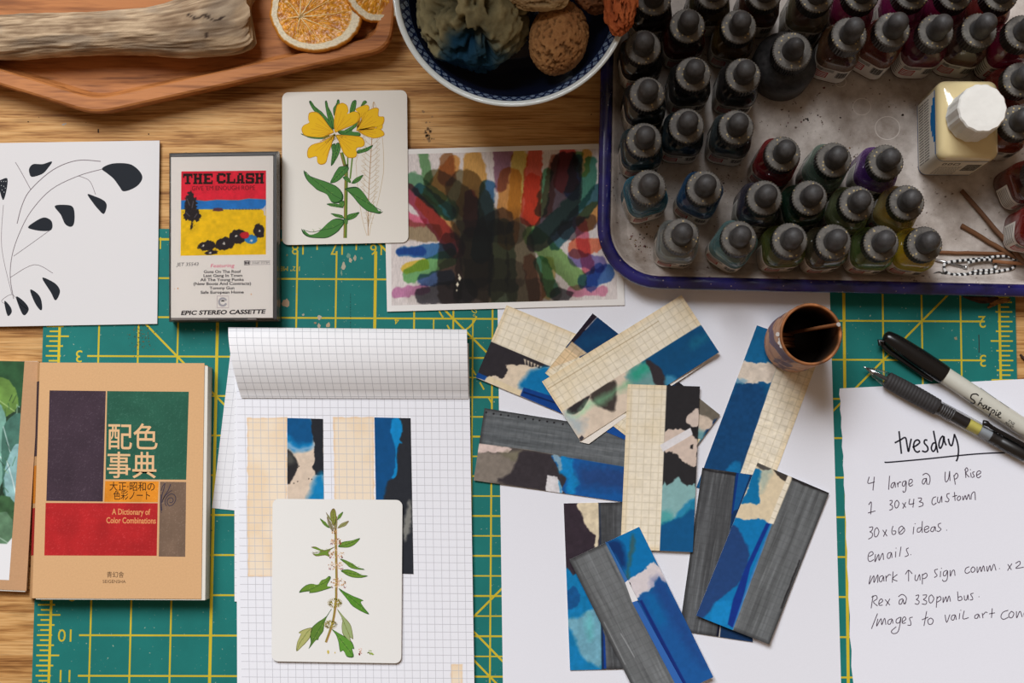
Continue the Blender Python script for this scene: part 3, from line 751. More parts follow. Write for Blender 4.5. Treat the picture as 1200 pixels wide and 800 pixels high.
ST([(965,110),(920,260),(720,450)],[50,90,70],(40,130,104)); ST([(1000,250),(800,470)],[70,70],(30,90,110)); ST([(985,330),(940,380)],[80,90],(230,150,60)); ST([(960,380),(860,420)],[60,90],(100,90,100)); ST([(910,380),(950,590)],[60,60],(214,90,120))
ST([(990,480),(900,500)],[60,90],(240,110,70)); ST([(890,540),(1000,570)],[70,70],(110,100,180)); ST([(1030,610),(930,650)],[80,60],(36,90,180)); ST([(1000,580),(960,660)],[40,60],(60,110,190)); ST([(1020,690),(880,690)],[40,50],(226,130,170)); ST([(700,440),(900,640)],[90,90],(110,170,80))
ST([(740,570),(790,690)],[70,60],(50,140,100)); ST([(560,420),(570,700)],[120,130],(80,110,76)); ST([(640,420),(660,700)],[120,150],(110,100,70)); ST([(450,480),(430,700)],[160,170],(90,76,70)); ST([(690,560),(720,700)],[70,80],(150,90,60)); ST([(810,700),(860,710)],[60,40],(60,60,66)); ST([(500,400),(560,380)],[100,120],(90,80,80)); ST([(420,690),(780,690)],[110,110],(120,110,96),.7)
ST([(770,560),(770,700)],[60,60],(200,180,80),.8); ST([(340,610),(600,620)],[140,150],(140,124,110),.8); ST([(380,420),(620,430)],[90,100],(120,110,100),.7)
P.poly(za([(340,330),(430,240),(520,260),(560,350),(640,330),(720,420),(810,560),(890,735),(205,745),(195,660),(300,560)]),(110,100,84),14,.42,'mul',4,.1,5,3)
P.C=255*(P.C/255)**.82*.97+6*np.array([1,.97,.92])
for q,r in [((376,632),2.6),((366,660),2.4),((363,686),1.2),((372,618),1.2)]: 
    c=za(q); P.poly([(c[0]-r*.7,c[1]),(c[0],c[1]-r*1.3),(c[0]+r*.7,c[1]),(c[0],c[1]+r*1.3)],(236,226,200),1.2,.95)
P.mottle(.10,.5,3,None,2.5,.5)
P.emit(mb,AZ+.00003,0)
o=mb.build('abstract_print',[SATIN],loc=tuple(at(590,265,.00285))); tag(o,'white-bordered colour print of overlapping dark rainbow brush strokes, tucked under the enamel tray','art print')

# ------------------------------------------------------------------ botanical cards
def dots(mb, S, c, rx, ry, n, cols, seed, r=(.35,.8)):
    rnd=random.Random(seed)
    for k in range(n):
        a=rnd.uniform(0,6.28); q=math.sqrt(rnd.random()); x=c[0]+rx*q*math.cos(a); y=c[1]+ry*q*math.sin(a); s=rnd.uniform(*r)
        col=rnd.choice(cols); fill(mb,[(x+s*math.cos(t),y+s*math.sin(t)) for t in np.linspace(0,6.28,7)[:-1]],S,col)
def leaf(mb, pts, S, base, dark, light, vein=True):
    """a printed leaf: outline, paler half and midrib"""
    p=smooth_poly(pts,3); k=len(p)
    ce=p.mean(0)
    fill(mb,ce+(p-ce)*1.0+np.sign(p-ce)*.25,S,dark)
    S1=lambda q:S(q)+np.array([0,0,.00003])
    fill(mb,ce+(p-ce)*.93,S1,base)
    d=np.hypot(*(p[:,None]-p[None]).transpose(2,0,1)); a,b=np.unravel_index(d.argmax(),d.shape)
    if vein:
        A=p[a]; B=p[b]; m=ce
        S3=lambda q:S(q)+np.array([0,0,.00006])
        stroke(mb,[A*.94+m*.06,(A+m)/2+(m-(A+B)/2)*.5,m,(B+m)/2+(m-(A+B)/2)*.5,B*.9+m*.1],0.55,S3,dark)
        u=(B-A)/np.hypot(*(B-A)); v=np.array([-u[1],u[0]])
        for t in (.25,.4,.55,.7):
            q=A+(B-A)*t+(m-(A+B)/2)*.7
            for sg in (1,-1):
                stroke(mb,[q,q+u*2.0+v*sg*1.7],.3,S3,light)

FZ=.0043
c1=[(330.6,108.2),(476.9,105.4),(478.7,284),(330.6,287)]
mb=MB(); slab(mb,rrect_px(c1,7.5),.0034,FZ,(230,224,214),(150,140,126))
S=flat(FZ+.00002); S_=lambda dz: flat(FZ+.00003+dz*.00002)
a=zoomed(340,110,8.892); b=zoomed(340,195,8.892)
tan=(196,170,128)
R=[(870,80),(890,140),(930,260),(960,470)]
stroke(mb,np.concatenate([a([(872,80),(905,170),(962,470)]),b([(975,0),(960,140),(920,340),(880,480),(840,620),(825,720)])]),.5,S,tan)
stroke(mb,np.concatenate([a([(868,80),(850,150)]),a([(760,460),(690,700)]),b([(690,0),(700,180),(730,420),(760,580),(800,722)])]),.45,S,tan)
stroke(mb,np.concatenate([a([(872,85),(852,460),(832,800)]),b([(815,400),(812,720)])]),.9,S,(188,150,110))
for k in range(17):
    y=480+k*60 if k<5 else 20+(k-5)*55; f=a if k<5 else b
    x=848-k*2; wv=(95 if k<11 else 95-(k-10)*14)
    for sg in (-1,1):
        q=[(x,y),(x+sg*wv*.5,y-38),(x+sg*wv,y-86)]
        stroke(mb,f(q),.45,S,tan); stroke(mb,f([q[1],(q[1][0]+sg*25,q[1][1]-55)]),.3,S,tan); stroke(mb,f([q[1],(q[1][0]+sg*40,q[1][1]+5)]),.3,S,tan)
gd=(44,84,40); gm=(72,126,58); gl=(120,160,70)
for p in [[(200,90),(220,75),(260,130),(330,190),(400,270),(450,380),(420,360),(330,250),(250,180)],[(365,85),(385,75),(400,140),(440,220),(460,300),(450,370),(400,270),(375,170)],[(488,65),(510,65),(510,110),(480,150),(460,230),(450,150),(480,110)],[(620,190),(650,80),(690,75),(670,180)],[(735,130),(770,70),(800,90),(760,120)],[(118,415),(200,440),(300,455),(390,425),(405,445),(330,468),(220,460),(130,430)],[(700,590),(760,575),(860,535),(830,580),(760,610),(705,620)],[(500,380),(560,380),(640,340),(720,270),(700,330),(640,390),(720,400),(720,440),(560,430),(510,410)],[(430,540),(470,520),(470,600),(470,690),(430,750),(430,690),(440,610)],[(480,520),(520,520),(520,590),(470,700),(440,740),(470,640)]]:
    leaf(mb,a(p),S_(0),gm,(34,70,36),gl)
for pts,w in [(np.concatenate([a([(535,610),(575,760)]),b([(585,0),(580,380),(573,745)])]),4.2)]:
    ribbon(mb,smooth_poly(pts,4,False),w,S_(1),(120,140,52)); ribbon(mb,smooth_poly(pts+np.array([-1.5,0]),4,False),.9,S_(2),(150,108,60)); ribbon(mb,smooth_poly(pts+np.array([1.2,0]),4,False),.9,S_(2),(70,96,40))
stroke(mb,np.concatenate([a([(600,660),(600,780)]),b([(598,20)])]),1.6,S_(1),(96,126,50)); stroke(mb,np.concatenate([a([(648,665),(635,790)]),b([(625,130)])]),1.8,S_(1),(104,136,54))
for p in [[(420,165),(450,100),(500,20),(530,0),(600,0),(605,40),(560,90),(500,150),(450,170)],[(145,40),(180,85),(260,120),(400,170),(500,220),(550,290),(545,350),(500,380),(430,370),(380,290),(280,240),(190,160),(150,90)],[(570,235),(640,215),(710,220),(770,280),(820,360),(880,410),(930,470),(965,465),(930,492),(870,480),(800,460),(730,400),(650,310),(600,260)],[(120,650),(160,690),(210,715),(300,680),(380,600),(450,550),(520,545),(570,570),(540,630),(480,690),(390,740),(300,745),(200,735),(140,700)],
          [(385,390),(450,385),(520,400),(555,430),(470,420),(400,405)],[(425,490),(480,495),(540,510),(560,540),(500,530),(450,510)],[(600,555),(600,510),(650,490),(720,478),(690,520),(640,550)],[(550,120),(590,105),(630,150),(620,170)],[(640,170),(690,120),(760,88),(730,140),(680,175)],[(510,370),(560,360),(560,410),(530,420)],[(560,540),(600,560),(590,600),(570,590)]]:
    leaf(mb,b(p),S_(3),gm,(40,78,38),gl)
yo=(238,188,26); yd=(206,146,20)
for p,ctr in [([(680,165),(740,130),(800,115),(825,145),(800,190),(740,240),(720,300),(725,210)],(690,375)),([(690,375),(740,290),(750,220),(860,150),(920,155),(920,230),(975,240),(975,300),(930,340),(820,355),(720,380)],(690,375)),([(900,350),(960,322),(955,362),(920,365)],(690,375)),([(730,390),(820,360),(920,360),(975,400),(970,435),(880,460),(800,440),(740,410)],(690,375)),
          ([(455,395),(400,330),(330,235),(270,190),(200,200),(190,270),(200,300),(140,330),(120,370),(145,425),(220,445),(330,450),(400,420)],(455,400)),([(465,390),(458,280),(480,150),(500,110),(550,95),(590,120),(605,180),(590,210),(660,185),(710,195),(730,235),(700,290),(640,330),(560,360),(490,395)],(465,400)),([(455,440),(400,460),(330,500),(230,530),(185,580),(180,640),(200,668),(275,650),(285,710),(320,735),(370,715),(390,650),(415,570),(450,470)],(460,430)),([(480,430),(560,430),(680,440),(740,450),(775,500),(760,545),(690,565),(695,630),(670,662),(600,660),(550,600),(510,500)],(480,430))]:
    q=smooth_poly(a(p),4); m=q.mean(0)
    fill(mb,q+np.sign(q-m)*.2,S_(6),yd); fill(mb,m+(q-m)*.955,S_(7),yo)
    cc=a(ctr)
    for t in np.linspace(0,len(q)-1,11).astype(int)[1:-1]:
        e=q[t]
        if np.hypot(*(e-cc))>5: stroke(mb,[cc+(e-cc)*.12,cc+(e-cc)*.4+np.array([.2,.2]),cc+(e-cc)*.72],.42,S_(8),(214,150,24))
cc=a((460,425)); rnd=random.Random(3)
for k in range(22):
    t=rnd.uniform(0,6.28); L=rnd.uniform(3,11)*(1.4 if abs(math.cos(t))>.6 else .6); e=cc+np.array([math.cos(t)*L,abs(math.sin(t))*L*.8+2])
    stroke(mb,[cc,(cc+e)/2+np.array([0,-.5]),e],.4,S_(9),(200,158,40)); stroke(mb,[e],.9,S_(9),(176,130,34))
stroke(mb,[cc],2.2,S_(9),(150,140,50)); stroke(mb,[cc],1.0,S_(10),(60,60,30))
o=mb.build('botanical_card',[SATIN],loc=tuple(at(404,197,.0034))); tag(o,'rounded white card printed with a yellow flower, near the wooden tray','card','botanical cards')

c2=[(319.4,584.2),(471.6,585.6),(470.2,777),(318.2,774.6)]
FZ2=.0078
mb=MB(); slab(mb,rrect_px(c2,7.5),FZ2-.0009,FZ2,(232,230,226),(170,150,135))
S_=lambda dz: flat(FZ2+.00003+dz*.00002)
c=zoomed(340,590,8.891); d=zoomed(340,680,8.0)
g1=(104,140,48); g2=(56,92,40); ol=(150,150,70)
for pts,w in [(np.concatenate([c([(470,200),(474,290),(480,560),(484,800)]),d([(432,90),(430,180),(402,380),(335,580)])]),2.9)]:
    ribbon(mb,smooth_poly(pts,4,False),w,S_(0),(150,132,60)); ribbon(mb,smooth_poly(pts+np.array([.9,0]),4,False),.7,S_(1),(178,122,92))
for p,cl in [([(420,95),(450,50),(475,90),(480,200),(450,230),(425,160)],(130,134,54)),([(375,90),(420,150),(440,190),(400,150)],(140,140,90)),([(495,170),(505,120),(550,85),(535,130),(500,165)],g1),([(313,155),(370,195),(410,250),(370,235),(330,190)],g1),([(385,135),(420,190),(450,250),(440,285),(400,220)],(140,128,110)),([(455,250),(485,130),(490,200),(480,260)],(160,140,110)),([(495,250),(540,205),(610,180),(580,225),(520,250)],(150,146,100)),
             ([(500,445),(550,400),(640,385),(725,360),(690,410),(620,450),(560,455)],g1),([(220,455),(270,450),(350,485),(440,460),(470,450),(400,500),(410,550),(360,535),(270,545),(225,505),(245,520),(275,525),(320,500),(270,475)],(110,140,52)),([(520,575),(580,590),(650,625),(720,670),(780,685),(720,685),(640,670),(570,620)],g1),([(530,700),(600,685),(680,710),(740,740),(810,750),(740,770),(650,765),(580,735)],g1)]:
    leaf(mb,c(p),S_(2),cl,g2 if cl is g1 else (120,96,60),(150,176,90))
for p,cl in [([(85,110),(130,55),(200,32),(260,40),(290,0),(330,-15),(360,-40),(380,-30),(370,0),(345,50),(395,60),(310,90),(240,110),(180,115),(185,100),(130,105)],g1),([(455,75),(520,110),(600,150),(685,188),(660,200),(690,250),(740,315),(670,290),(590,240),(530,170)],(86,140,44)),([(210,445),(140,455),(80,490),(105,500),(70,570),(60,660),(110,620),(180,540),(195,500)],(176,176,110)),([(440,265),(480,310),(530,370),(570,430),(590,545),(560,530),(570,580),(500,510),(485,430),(490,360)],(156,172,116)),([(395,255),(360,310),(320,350),(250,400),(200,450),(185,500),(195,580),(175,640),(240,560),(265,555),(275,520),(310,470),(320,400),(345,340)],(92,128,48)),([(390,455),(450,490),(520,530),(580,580),(600,640),(580,640),(595,715),(530,712),(500,655),(470,665),(455,580),(430,510)],(94,148,52))]:
    leaf(mb,d(p),S_(3),cl,(60,96,42) if cl[1]<160 else (120,120,60),(150,180,90))
cream=[(224,184,142),(230,200,164),(206,152,114),(214,170,120)]; red=[(150,52,62),(166,70,76)]
for k,(q,rx,ry) in enumerate([((475,390),60,34),((480,520),84,44),((475,640),84,48),((465,295),36,22)]):
    p=c(q); dots(mb,S_(5),p,rx/8.9,ry/8.9,46 if k<3 else 16,cream,k); dots(mb,S_(6),p+np.array([0,ry/8.9*.2]),rx/8.9*.8,ry/8.9*.7,14,[(214,160,90),(222,176,120)],k+9,(.25,.5))
    if k<3:
        for sg in (-1,1): dots(mb,S_(7),p+np.array([sg*rx/8.9*.75,ry/8.9*.85]),1.6,1.0,7,red,k+20+sg,(.3,.6))
p=d((450,20)); dots(mb,S_(5),p,9,5.2,56,cream,77); dots(mb,S_(6),p,7,4,16,[(214,160,90)],78,(.25,.5)); dots(mb,S_(7),p+np.array([-7,5]),1.6,1.,6,red,79,(.3,.6)); dots(mb,S_(7),p+np.array([8,5]),1.8,1.2,7,red,80,(.3,.6))
for q,rx,ry in [((420,210),60,42),((380,412),54,38)]:
    p=d(q); dots(mb,S_(5),p,rx/8,ry/8,70,[(176,160,60),(150,134,44),(190,176,80)],int(q[0]))
    for t in np.linspace(0,6.28,26): stroke(mb,[p+np.array([math.cos(t)*rx/8*.7,math.sin(t)*ry/8*.7]),p+np.array([math.cos(t)*rx/8*1.18,math.sin(t)*ry/8*1.18])],.5,S_(5),(156,136,50))
fill(mb,smooth_poly(d([(345,668),(355,650),(368,668),(357,690)]),3),S_(5),(206,186,90)); fill(mb,d([(414,676),(421,664),(427,678),(421,686)]),S_(5),(210,180,100))
dots(mb,S_(5),d((660,660)),2.6,3.2,12,[(224,176,150),(210,130,110)],5); dots(mb,S_(6),d((648,690)),1.6,1.2,7,red,6); dots(mb,S_(5),d((750,675)),3,2.4,16,[(140,160,60),(166,176,80)],8); fill(mb,d([(740,672),(770,676),(788,695),(770,698)]),S_(6),(150,170,70))
o=mb.build('botanical_card.001',[SATIN],loc=tuple(at(395,680,FZ2-.0009))); tag(o,'rounded white card printed with a tall green leafy sprig, lying on the grid notepad','card','botanical cards')

# ------------------------------------------------------------------ collage strips (each a card of painted pieces)
CREAM=(238,227,206); CREAM2=(230,213,180); DK=(52,50,54); GREY=(98,101,103); PINK=(214,196,180); BLUE=(28,72,128); BRIGHT=(20,118,190); NAVY=(26,50,92); TEAL=(120,176,180)
GL=(150,140,112)
def half(a, b, side_pts):
    return [a,b]+side_pts
def strip(name, label, quad, z, paint, lift=(0,0), axis='S', thick=.00028, edge=(232,226,216), extra=None):
    mb=MB(); P=Paint(quad,.7,CREAM); paint(P)
    c=P.C; k=np.clip((c[...,2]-c[...,0]-25)/50,0,1)*np.clip((150-c[...,1])/35,0,1)   # inks lean towards prussian blue
    c[...,2]*=1-.04*k; c[...,1]*=1+.03*k; c[...,0]*=1-.14*k
    def zf(S,T):
        t=S if axis=='S' else T
        return z+thick+lift[0]*np.clip(1-t/.55,0,1)**2+lift[1]*np.clip((t-.45)/.55,0,1)**2
    P.emit(mb,zf,thick,edge)
    if extra: extra(mb,P,zf)
    q=np.asarray(quad,float).mean(0)
    o=mb.build(name,[PAPER],loc=tuple(at(q[0],q[1],z)))
    return tag(o,label,'painted strip','collage strips')
def cream_half(P, poly, seed=1, rot=0):
    m=np.clip(.5-poly_sd(P.X,P.Y,poly)/.8,0,1)
    P.put(m,CREAM); n=fbm(P.X*.03,P.Y*.03,seed,3)
    P.put(m*np.clip((n-.5)*3,0,1),CREAM2,.6)
    ed=np.minimum(np.minimum(P.S*P.w,(1-P.S)*P.w),np.minimum(P.T*P.h,(1-P.T)*P.h))
    P.put(m*np.clip(1-ed/8,0,1),(228,196,142),.42)
    P.grid(8.9,(160,146,112),.42,.6,m,3+seed,2+seed*2)
def grey_half(P, poly, dirn, seed=1, col=GREY):
    m=np.clip(.5-poly_sd(P.X,P.Y,poly)/.8,0,1); P.put(m,col)
    u=P.X*dirn[0]+P.Y*dirn[1]; v=-P.X*dirn[1]+P.Y*dirn[0]
    n=fbm(u*.012,v*.22,seed,4); n2=fbm(u*.02,v*.6,seed+9,3)
    P.put(m*np.clip((n-.42)*2.6,0,1),(134,137,140),.45); P.put(m*np.clip((n2-.6)*6,0,1),(150,154,156),.30); P.put(m*np.clip((.42-n)*4,0,1),(58,58,60),.4)
    ed=np.minimum(np.minimum(P.S*P.w,(1-P.S)*P.w),np.minimum(P.T*P.h,(1-P.T)*P.h))
    P.put(m*np.clip(1.2-ed/4,0,1),(40,39,40),.55)
    P.grid(8.9,(50,50,50),.18,.7,m,seed,seed*3)
def wash(P, pts, c, wob=1.5, soft=1.0, a=1.0, seed=1, mot=.10, curve=3, mode='over'):
    P.poly(pts,c,soft,a,mode,wob,.18,seed,curve)
    return P

# S6: blue and cream strip under the cup
def f(P):
    z=zoomed(780,340,3.636); k=P
    cream_half(P,[(928,380),(1000,380),(940,640),(838,640),(868,553),(909,433)],2)
    bl=[(887,370),(938,372),(928,397),(909,433),(868,553),(845,620),(800,620),(820,550)]
    P.poly(bl,(24,84,138),.8); P.clip(bl)
    wash(P,z([(320,380),(400,395),(430,470),(400,600),(330,790),(150,770),(250,520)]),(28,66,118),1.5,6,.9,3)
    wash(P,z([(360,150),(470,200),(470,320),(330,300)]),(26,96,152),2,3,1,5)
    wash(P,z([(312,310),(400,308),(480,318),(455,390),(400,388),(360,398),(305,375)]),(218,204,188),2.5,1.2,1,6); wash(P,z([(300,372),(345,385),(330,398),(296,395)]),(130,170,190),2,2,.8,8)
    wash(P,z([(270,745),(320,735),(310,800),(260,800)]),(26,112,178),2,3,.9,9)
    P.mottle(.10,.25,4)
strip('collage_strip','cream grid and blue painted strip running under the rusty cup',[(887,381),(963.5,408),(893,598),(816,571)],.0024,f,(0,0),'T')
# S10: dark purple and bright blue, lower left
def f(P):
    z=zoomed(650,580,3.636)
    grey_half(P,[(701.7,580),(750,580),(750,800),(706,800)],(0.02,1),5,(76,77,79))
    P.poly([(650,580),(701.7,580),(706,800),(650,800)],(56,46,54),.8); P.clip([(650,580),(701.7,580),(706,800),(650,800)])
    wash(P,z([(95,28),(188,28),(186,210),(172,215),(170,170),(135,140),(118,90)]),(222,206,176),2,1.5,1,2); 
    wash(P,z([(30,330),(75,340),(110,330),(200,345),(205,745),(60,750)]),(24,118,182),2.5,2,1,4)
    wash(P,z([(45,420),(75,390),(100,410),(110,455),(75,485),(45,470)]),(28,84,150),2,1.5,1,5); wash(P,z([(40,530),(100,520),(150,490),(200,500),(203,720),(150,715),(110,680),(85,600)]),(122,170,184),2,4,.9,6); wash(P,z([(140,500),(160,520),(165,600),(145,620),(130,560)]),(90,184,180),2,8,.5,7)
    P.clip(None); P.poly(z([(200,560),(214,600),(220,738),(202,740)]),(24,60,150),.8); P.poly(z([(190,300),(204,300),(206,560),(198,560)]),(70,80,90),1)
    P.poly([(701,583),(703.5,583),(708,790),(705,790)],(30,40,60),.8,.7)
    P.mottle(.12,.2,8)
strip('collage_strip.001','dark purple and bright blue strip partly under the lowest diagonal grey strip',[(660.5,589.6),(738,588),(742,783.4),(668,785.2)],.0024,f,(0,0.0006),'T')
# S4: dark grey with row of dots above painted half
def f(P):
    z=zoomed(545,470,6.154)
    sp=[(540,516.3),(562,519.6),(620,527),(680,538),(729.5,546.4),(790,555)]
    grey_half(P,sp+[(790,470),(540,460)],(.985,.14),3,(92,96,99))
    P.poly(sp+[(790,620),(540,620)],(84,76,72),.8); P.clip(sp+[(790,620),(540,620)])
    wash(P,z([(40,350),(130,360),(260,370),(420,360),(370,440),(300,560),(60,600)]),(132,122,112),2,5,.95,2); wash(P,z([(100,300),(340,345),(245,375),(180,362),(95,365)]),(214,192,184),2.5,1.2,1,3)
    wash(P,z([(250,372),(410,360),(380,430),(330,420)]),(110,106,84),3,5,.6,5)
    wash(P,z([(410,358),(640,395),(670,480),(735,560),(740,665),(590,650),(240,580),(330,520),(370,440)]),(58,52,56),1.5,3,1,6); wash(P,z([(590,560),(605,532),(660,545),(690,600),(695,665),(585,650)]),(216,212,214),2,1.2,1,7)
    wash(P,z([(672,570),(690,600),(696,664),(684,664)]),(60,150,200),1,1.5,.9,7)
    wash(P,z([(622,392),(700,400),(1240,480),(1240,760),(735,680),(728,560),(690,510),(650,450)]),(30,84,160),1.5,1.5,1,8); wash(P,z([(690,400),(770,420),(790,500),(830,590),(740,680),(730,560),(680,490)]),(24,126,196),3,4,1,9); wash(P,z([(622,392),(688,405),(690,500),(660,450)]),(140,170,186),3,2,.9,10); wash(P,z([(850,470),(1240,500),(1240,640),(900,620),(820,560)]),(52,62,118),4,14,.7,11)
    P.clip(None)
    for q in [(153,80),(206,90),(258,97),(312,103),(385,113),(434,126),(491,131),(537,138),(592,146),(642,154),(705,165),(760,172)]:
        c=z(q); P.put(.5-(np.hypot(P.X-c[0],P.Y-c[1])-1.1)/.8,(30,26,30))
    P.mottle(.10,.25,4)
strip('collage_strip.002','charcoal strip with a row of black dots, left of the tall cream strip',[(567.7,478),(768,509.5),(757.5,592),(555,562.6)],.0030,f,(.0008,0),'S')
# S1: upper-left cream and black strip
def f(P):
    z=zoomed(550,350,4.705)
    cream_half(P,[(580,340),(790,340),(790,470),(640,428),(573,398)],3)
    lo=[(560,394),(575.5,400),(643,428.5),(700,452),(780,485),(780,560),(540,470)]
    P.poly(lo,(222,204,180),.8); P.clip(lo)
    wash(P,z([(110,225),(250,285),(440,362),(425,382),(360,375),(300,360),(260,370),(205,360),(210,390),(185,440),(140,425),(100,430),(40,410)]),(50,46,50),3,1.2,1,4); 
    for k in range(6): P.poly(z([(300+k*18,330+k*8),(312+k*18,335+k*8),(310+k*16,372+k*3)]),(206,190,168),1)
    wash(P,z([(280,490),(300,440),(340,400),(390,380),(450,378),(640,460),(640,640),(500,600),(420,540)]),(18,112,178),2,6,1,6); P.poly(z([(110,425),(290,510),(280,540),(90,445)]),(222,204,170),1); P.poly(z([(40,405),(100,428),(85,450),(30,432)]),(26,72,150),1,1,'over',1)
    P.poly(z([(300,487),(620,590),(700,640),(700,760),(520,640),(280,535)]),(22,62,140),1); P.poly(z([(300,510),(640,625),(640,632),(296,518)]),(16,34,84),1); P.poly(z([(560,560),(1000,740),(1000,900),(560,660)]),(28,76,160),1.5)
    P.poly(z([(850,590),(1000,670),(1000,760),(830,680)]),CREAM,1)
    P.mottle(.06,.25,7)
strip('collage_strip.003','cream grid strip with black and bright blue edge, topmost at left of the pile',[(593.6,357.4),(773,431.5),(737,517),(557.4,442.3)],.0034,f,(0.0006,0),'S')
# S2: navy square corner strip under the large diagonal
def f(P):
    z=zoomed(550,350,4.705)
    P.C[:]=np.array((24,52,96))
    cream_half(P,[(660,405),(695,430),(860,580),(760,600),(620,450),(640,430)],5)
    wash(P,z([(700,90),(850,220),(650,310),(590,240)]),(22,54,100),1,3,1,2); wash(P,z([(800,190),(640,290),(600,240),(640,200)]),(24,70,118),2,10,.7,3)
    P.poly(z([(680,75),(710,95),(600,215),(570,250),(555,240)]),(36,28,40),.8,1,'over',.6); P.line(z([(705,100),(640,170),(660,150)]),.7,(220,216,220),.8,.8)
    P.poly(z([(565,236),(650,300),(560,340),(400,400),(430,395)]),(232,200,156),1.2,.85)
    P.grid(8.9,(150,130,98),.5,.8,np.clip(.5-poly_sd(P.X,P.Y,z([(565,236),(650,300),(440,420),(410,400)])),0,1))
    g=zoomed(720,440,3.81)
    wash(P,g([(330,60),(480,170),(440,200),(400,195),(370,170),(340,130)]),(112,104,92),1.5,4,1,5); wash(P,g([(360,170),(440,205),(400,250),(340,240)]),(208,190,172),2,2,1,6); wash(P,g([(340,240),(400,245),(385,285),(340,290)]),(120,168,170),2,5,.9,7); P.poly(g([(345,278),(385,283),(370,310),(340,310)]),(232,212,170),1); P.poly(g([(280,25),(310,42),(300,60),(260,60)]),(40,38,42),1)
    P.mottle(.08,.25,9)
strip('collage_strip.004','navy-ended strip with a black inked corner, mostly hidden under the big diagonal strip',[(694.5,367),(844,486),(792,556),(638.8,437)],.00385,f,(0,0),'S')
# S3: the large diagonal
def f(P):
    z=zoomed(630,340,4.445)
    cream_half(P,[(620,440),(800,330),(840,370),(821,380.5),(659,481.7),(650,490)],4)
    lo=[(659,481.7),(821,380.5),(860,400),(850,430),(690,540),(660,520)]
    P.poly(lo,(220,202,182),.8); P.clip(lo)
    wash(P,z([(545,375),(850,182),(960,320),(690,500),(650,460),(600,400)]),(22,78,132),1.5,3,1,2); wash(P,z([(640,330),(860,200),(900,280),(700,420)]),(26,74,122),3,20,.7,3); wash(P,z([(800,270),(880,225),(890,250),(810,300)]),(36,116,150),3,12,.6,13)
    wash(P,z([(470,430),(560,370),(600,400),(640,470),(620,500),(500,500),(470,470)]),(104,150,150),3,5,.95,4); wash(P,z([(480,430),(570,378),(580,420),(520,470)]),(40,160,130),3,9,.8,5); wash(P,z([(560,370),(600,375),(650,420),(672,492),(610,490),(590,420)]),(56,50,54),1.5,2,1,6); wash(P,z([(670,440),(720,460),(700,495),(660,490)]),(80,150,190),2,4,.8,16)
    wash(P,z([(390,468),(410,500),(408,600),(400,630),(350,620),(300,590),(275,545)]),(70,62,58),1.5,3,1,7); wash(P,z([(150,625),(270,548),(240,610),(190,648)]),(52,48,50),1,1.5,1,8); wash(P,z([(290,570),(400,520),(470,470),(480,500),(420,530),(320,600)]),(126,184,140),3,9,.75,9); wash(P,z([(150,640),(200,650),(260,580),(280,600),(240,640),(190,670),(160,660)]),(170,226,180),3,8,.8,10)
    wash(P,z([(125,635),(190,660),(250,680),(230,740),(200,740)]),(170,184,190),4,10,.8,11); P.poly(z([(215,770),(230,755),(243,768),(225,790)]),(62,58,64),1)
    P.clip(None); P.line(z([(55,513),(560,205),(630,160)]),.8,(150,124,80),.8,.7)
    P.mottle(.06,.22,6)
def ex(mb,P,zf):   # a second card glued below, its pale edge showing along the lower side
    slab(mb,[(679,517.5),(727,484),(735,487),(690,520)],.0040,.00435,(236,228,218)); slab(mb,[(783,449),(842,411.5),(843.4,414.5),(787,452)],.0040,.00435,(238,232,226))
strip('collage_strip.005','largest diagonal strip, cream grid above deep blue, pointing up right',[(635,446.9),(798.7,345.6),(842.6,412.6),(680,516.6)],.0044,f,(.0004,.0035),'S',.0004,extra=ex)
# S7: dark grey with blue edge, under its brighter neighbour
def f(P):
    z=zoomed(790,530,3.478)
    grey_half(P,[(800,530),(863,545),(863,554),(842,744),(842,760),(780,760)],(-.17,.985),6,(76,77,79))
    P.poly([(863,540),(900,540),(900,770),(842,760)],(26,50,92),.8); P.poly(z([(255,80),(310,90),(260,230),(238,240)]),(26,84,150),1); P.poly(z([(256,83),(263,84),(240,250),(234,250)]),(20,48,128),.8); P.poly(z([(180,690),(190,690),(182,750),(172,750)]),(20,22,40),.8)
    P.poly(z([(108,60),(160,75),(255,85),(250,95),(120,72)]),(32,30,32),1.2,.8,'over',1)
    P.mottle(.06,.3,3)
strip('collage_strip.006','dark grey strip with thin blue edge, behind the front right strip',[(823,547.8),(884,556.5),(882,752),(796,739)],.0030,f,(0,0),'T')
